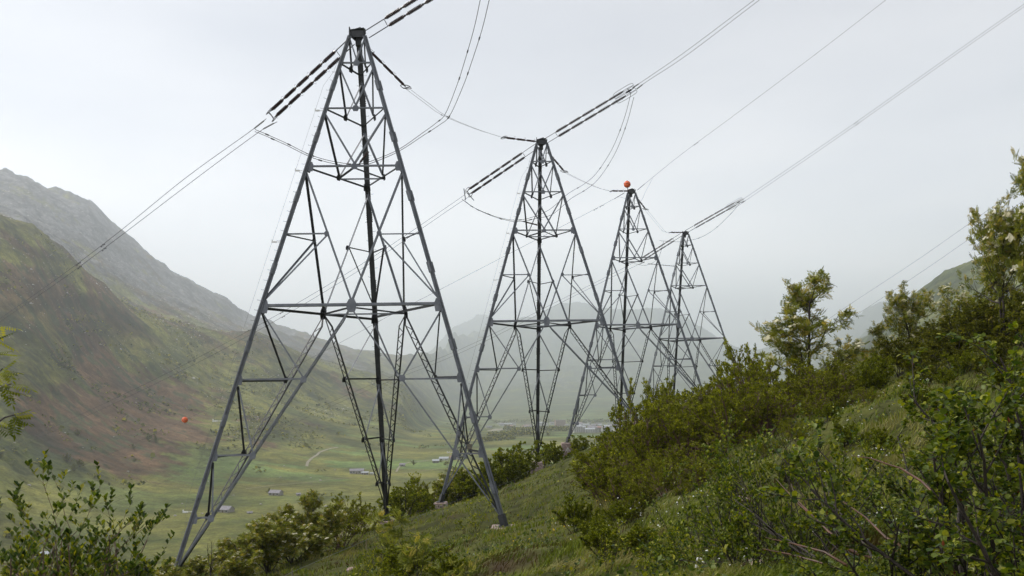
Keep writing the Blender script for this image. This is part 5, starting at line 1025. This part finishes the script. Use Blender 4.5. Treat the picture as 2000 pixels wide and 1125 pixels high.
def far_tree(c, h, label, group, name='far_tree'):
    r = empty(name, c, label, 'tree', group); r.scale = (h, h, h); r.rotation_euler = (0, 0, rt.uniform(0, 6))
    for nm, me, mt in proto('scrub', 1)[1:]: link('crown', me, M['lf_dark'], r)
    link('trunk', proto('scrub', 1)[0][1], M['bark'], r)
for px, py, h, lab in ((152, 852, 8, 'lone dark tree on the brown slope at the left'), (292, 860, 8, 'left of two dark trees on the slope under the orange ball'), (304, 865, 9, 'right of two dark trees on the slope under the orange ball'), (260, 878, 7, 'dark tree below the brown slope'),
                       (263, 903, 5, 'small dark tree low on the brown slope'), (270, 766, 6, 'small tree high on the left slope'), (230, 778, 6, 'bushy tree at the upper edge of the brown slope'), (563, 790, 8, 'dark tree on the slope seen right of the lattice strut'), (580, 786, 6, 'small tree beside the dark tree in the lattice'), (624, 783, 7, 'tree on the far slope left of the black legs'),
                       (808, 908, 7, 'round tree by the winding track'), (525, 965, 6, 'bush left of the stone hut with the bank'), (860, 903, 5, 'dark bush beside the white-roofed barn'), (144, 920, 7, 'tree in the scrub patch at the left'), (130, 905, 9, 'tall bush above the scrub patch at the left'), (155, 912, 8, 'bush right of the scrub patch at the left')):
    far_tree(vh(px, py), h, lab, 'far trees of the left slope')
def belt(name, segs, label, seed):
    """far tree belts: one mass of crowns"""
    rg = np.random.default_rng(seed); pos = []; sz = []
    for x0, y0, x1, y1, n, s in segs:
        for k in range(n):
            t = rg.uniform(); c = vh(x0+(x1-x0)*t+rg.normal(0, 2), y0+(y1-y0)*t+rg.normal(0, .8)); q = rg.normal(0, 1, (26, 3))*[s*.45, s*.45, s*.3]+[0, 0, s*.5]; pos.append(np.array(c)+q); sz.append(np.full(26, s*.5))
    p = np.concatenate(pos); n = len(p); me = scatter_mesh(name, 'round', p, rg.normal(0, 1, (n, 3)), rg.normal(0, 1, (n, 3)), np.concatenate(sz), rg, 1.1); tag(link(name, me, M['lf_dark']), label, 'trees', kind='stuff')
belt('tree_belt', [(955, 852, 1035, 848, 60, 7), (1000, 840, 1120, 838, 60, 8), (940, 862, 1000, 858, 25, 7), (1060, 842, 1220, 838, 60, 8), (960, 826, 1060, 822, 40, 8), (985, 838, 1010, 842, 12, 9), (1060, 826, 1230, 824, 60, 12)], 'distant belts of trees and hedges round the far town', 21)
def draped(name, pts, w_, label, mt):
    mb = MB(); c = [vh(*p) for p in pts]; q = []
    for a, b in zip(c, c[1:]): q += [a.lerp(b, k/8) for k in range(8)]
    q.append(c[-1]); v = []
    for i, p in enumerate(q):
        d = (q[min(i+1, len(q)-1)]-q[max(i-1, 0)]).to_2d().normalized(); n = Vector((-d.y, d.x))*w_/2
        for s in (-1, 0, 1): x, y = p.x+n.x*s, p.y+n.y*s; v.append((x, y, VH(x, y)+.35))
    mb.add(v, [(i*3+k, i*3+k+1, i*3+k+4, i*3+k+3) for i in range(len(q)-1) for k in (0, 1)]); o = mb.obj(name, M[mt]); tag(o, label, kind='structure')
draped('track', [(599, 911), (601, 903), (608, 896), (618, 890), (624, 884), (640, 878), (660, 874)], 3.5, 'gravel track climbing the meadow', 'gravel')
draped('track', [(774, 922), (778, 915), (783, 909), (800, 903), (840, 899), (880, 899)], 2.6, 'pale winding track', 'gravel')
draped('track', [(480, 955), (540, 948), (600, 943), (640, 938), (700, 932), (760, 926), (860, 916)], 2.2, 'faint earth path across the meadow', 'dryg')
draped('river_gravel', [(960, 842), (985, 838), (1000, 834), (1025, 832), (1045, 830)], 26, 'pale gravel bank by the town', 'gravel')
def slope_scatter():
    """thousands of small shrubs and stones on the far slopes"""
    rg = np.random.default_rng(31); n = 42000; a = rg.uniform(-.60, .05, n); r_ = np.sqrt(rg.uniform(620**2, 3000**2, n)); z = valley_h(a, r_); x = np.sin(a)*r_; y = np.cos(a)*r_
    c = fbm((z+.55*x)/20, y/160, 4, 101)*.7+fbm(x/60, y/45, 3, 103)*.5; k = (c > .10+.3*(z < FL+14)) & (z < 260); p = np.stack([x, y, z], 1)[k]; n = len(p); s = rg.uniform(.8, 1.9, n)*(1+1.2*(rg.uniform(0, 1, n) > .85))
    q = np.repeat(p, 5, 0)+rg.normal(0, .5, (n*5, 3))*np.repeat(s, 5)[:, None]+[0, 0, .3]; m = n*5
    tag(link('slope_scrub', scatter_mesh('slope_scrub', 'round', q, rg.normal(0, 1, (m, 3)), rg.normal(0, .5, (m, 3))+[0, 0, 1], np.repeat(s, 5)*1.5, rg, 1.1), M['lf_dark']), 'low dark scrub dotted over the left mountain slope', 'scrub', kind='stuff')
    n = 42000; a = rg.uniform(-.60, .02, n); r_ = np.sqrt(rg.uniform(900**2, 4200**2, n)); z = valley_h(a, r_); x = np.sin(a)*r_; y = np.cos(a)*r_; up = z-FL
    c = fbm((z+.55*x)/16, y/260, 5, 111)+sst(150, 420, up)*.40; k = (c > .22-.13*sst(150, 260, up)) & (up > 25); p = np.stack([x, y, z], 1)[k]; n = len(p); s = rg.uniform(.35, 1.1, n)*(1+1.5*(rg.uniform(0, 1, n) > .97))*(1+r_[k]/3500)
    T = np.array([(1, 0, 0), (-.4, .9, 0), (-.6, -.8, 0), (.1, .05, .75), (0, 0, -.5)]); th = rg.uniform(0, 6.28, n); ct, st = np.cos(th), np.sin(th)
    V = T[None]*rg.uniform(.6, 1.3, (n, 5, 1))*s[:, None, None]; V = np.stack([V[..., 0]*ct[:, None]-V[..., 1]*st[:, None], V[..., 0]*st[:, None]+V[..., 1]*ct[:, None], V[..., 2]], -1)+p[:, None]
    f = np.array([(0, 1, 3), (1, 2, 3), (2, 0, 3)]); me = npmesh('scree', V.reshape(-1, 3), [(f[None]+(np.arange(n)*5)[:, None, None]).reshape(-1, 3)])
    tag(link('scree', me, M['scree']), 'pale stones and scree scattered high on the left mountain slope', 'scree', kind='stuff')
slope_scatter()
rk = random.Random(17)
for k in range(42):
    px, py = rk.uniform(350, 900), rk.uniform(905, 1010)
    if k > 24: px, py = rk.uniform(20, 420), rk.uniform(640, 1040)
    c = vh(px, py); s = rk.uniform(.6, 1.5); o = rock(0, 0, s, s, s*.6, 'pale boulder lying on the far valley meadow' if k <= 24 else 'pale boulder lying on the far left slope', 40+k, at=(c.x, c.y), m='stone', group='boulders of the meadow' if k <= 24 else 'boulders of the left slope', zf=VH, name='boulder')
# ------------------------------------------------------------------ the wet air of the valley
HAZE_DENSITY = 1.35e-4
hm = bpy.data.materials.new('wet_air'); hm.use_nodes = True; t = hm.node_tree; t.nodes.clear()
o_ = t.nodes.new('ShaderNodeOutputMaterial'); v_ = t.nodes.new('ShaderNodeVolumePrincipled')
v_.inputs['Color'].default_value = (.90, .95, 1, 1); v_.inputs['Density'].default_value = HAZE_DENSITY; v_.inputs['Anisotropy'].default_value = .5
t.links.new(v_.outputs[0], o_.inputs['Volume'])
zs = [min((o.matrix_world @ Vector(c)).z for c in o.bound_box) for o in (val, hill)]; zt = [max((o.matrix_world @ Vector(c)).z for c in o.bound_box) for o in (val, hill)]
z0, z1 = min(zs)-1, max(zt)+5
hz = MB().box((0, 9300, (z0+z1)/2), (36800, 20600, z1-z0)).obj('haze', hm)
tag(hz, 'thin pale rain haze filling the whole valley', 'haze', kind='stuff')
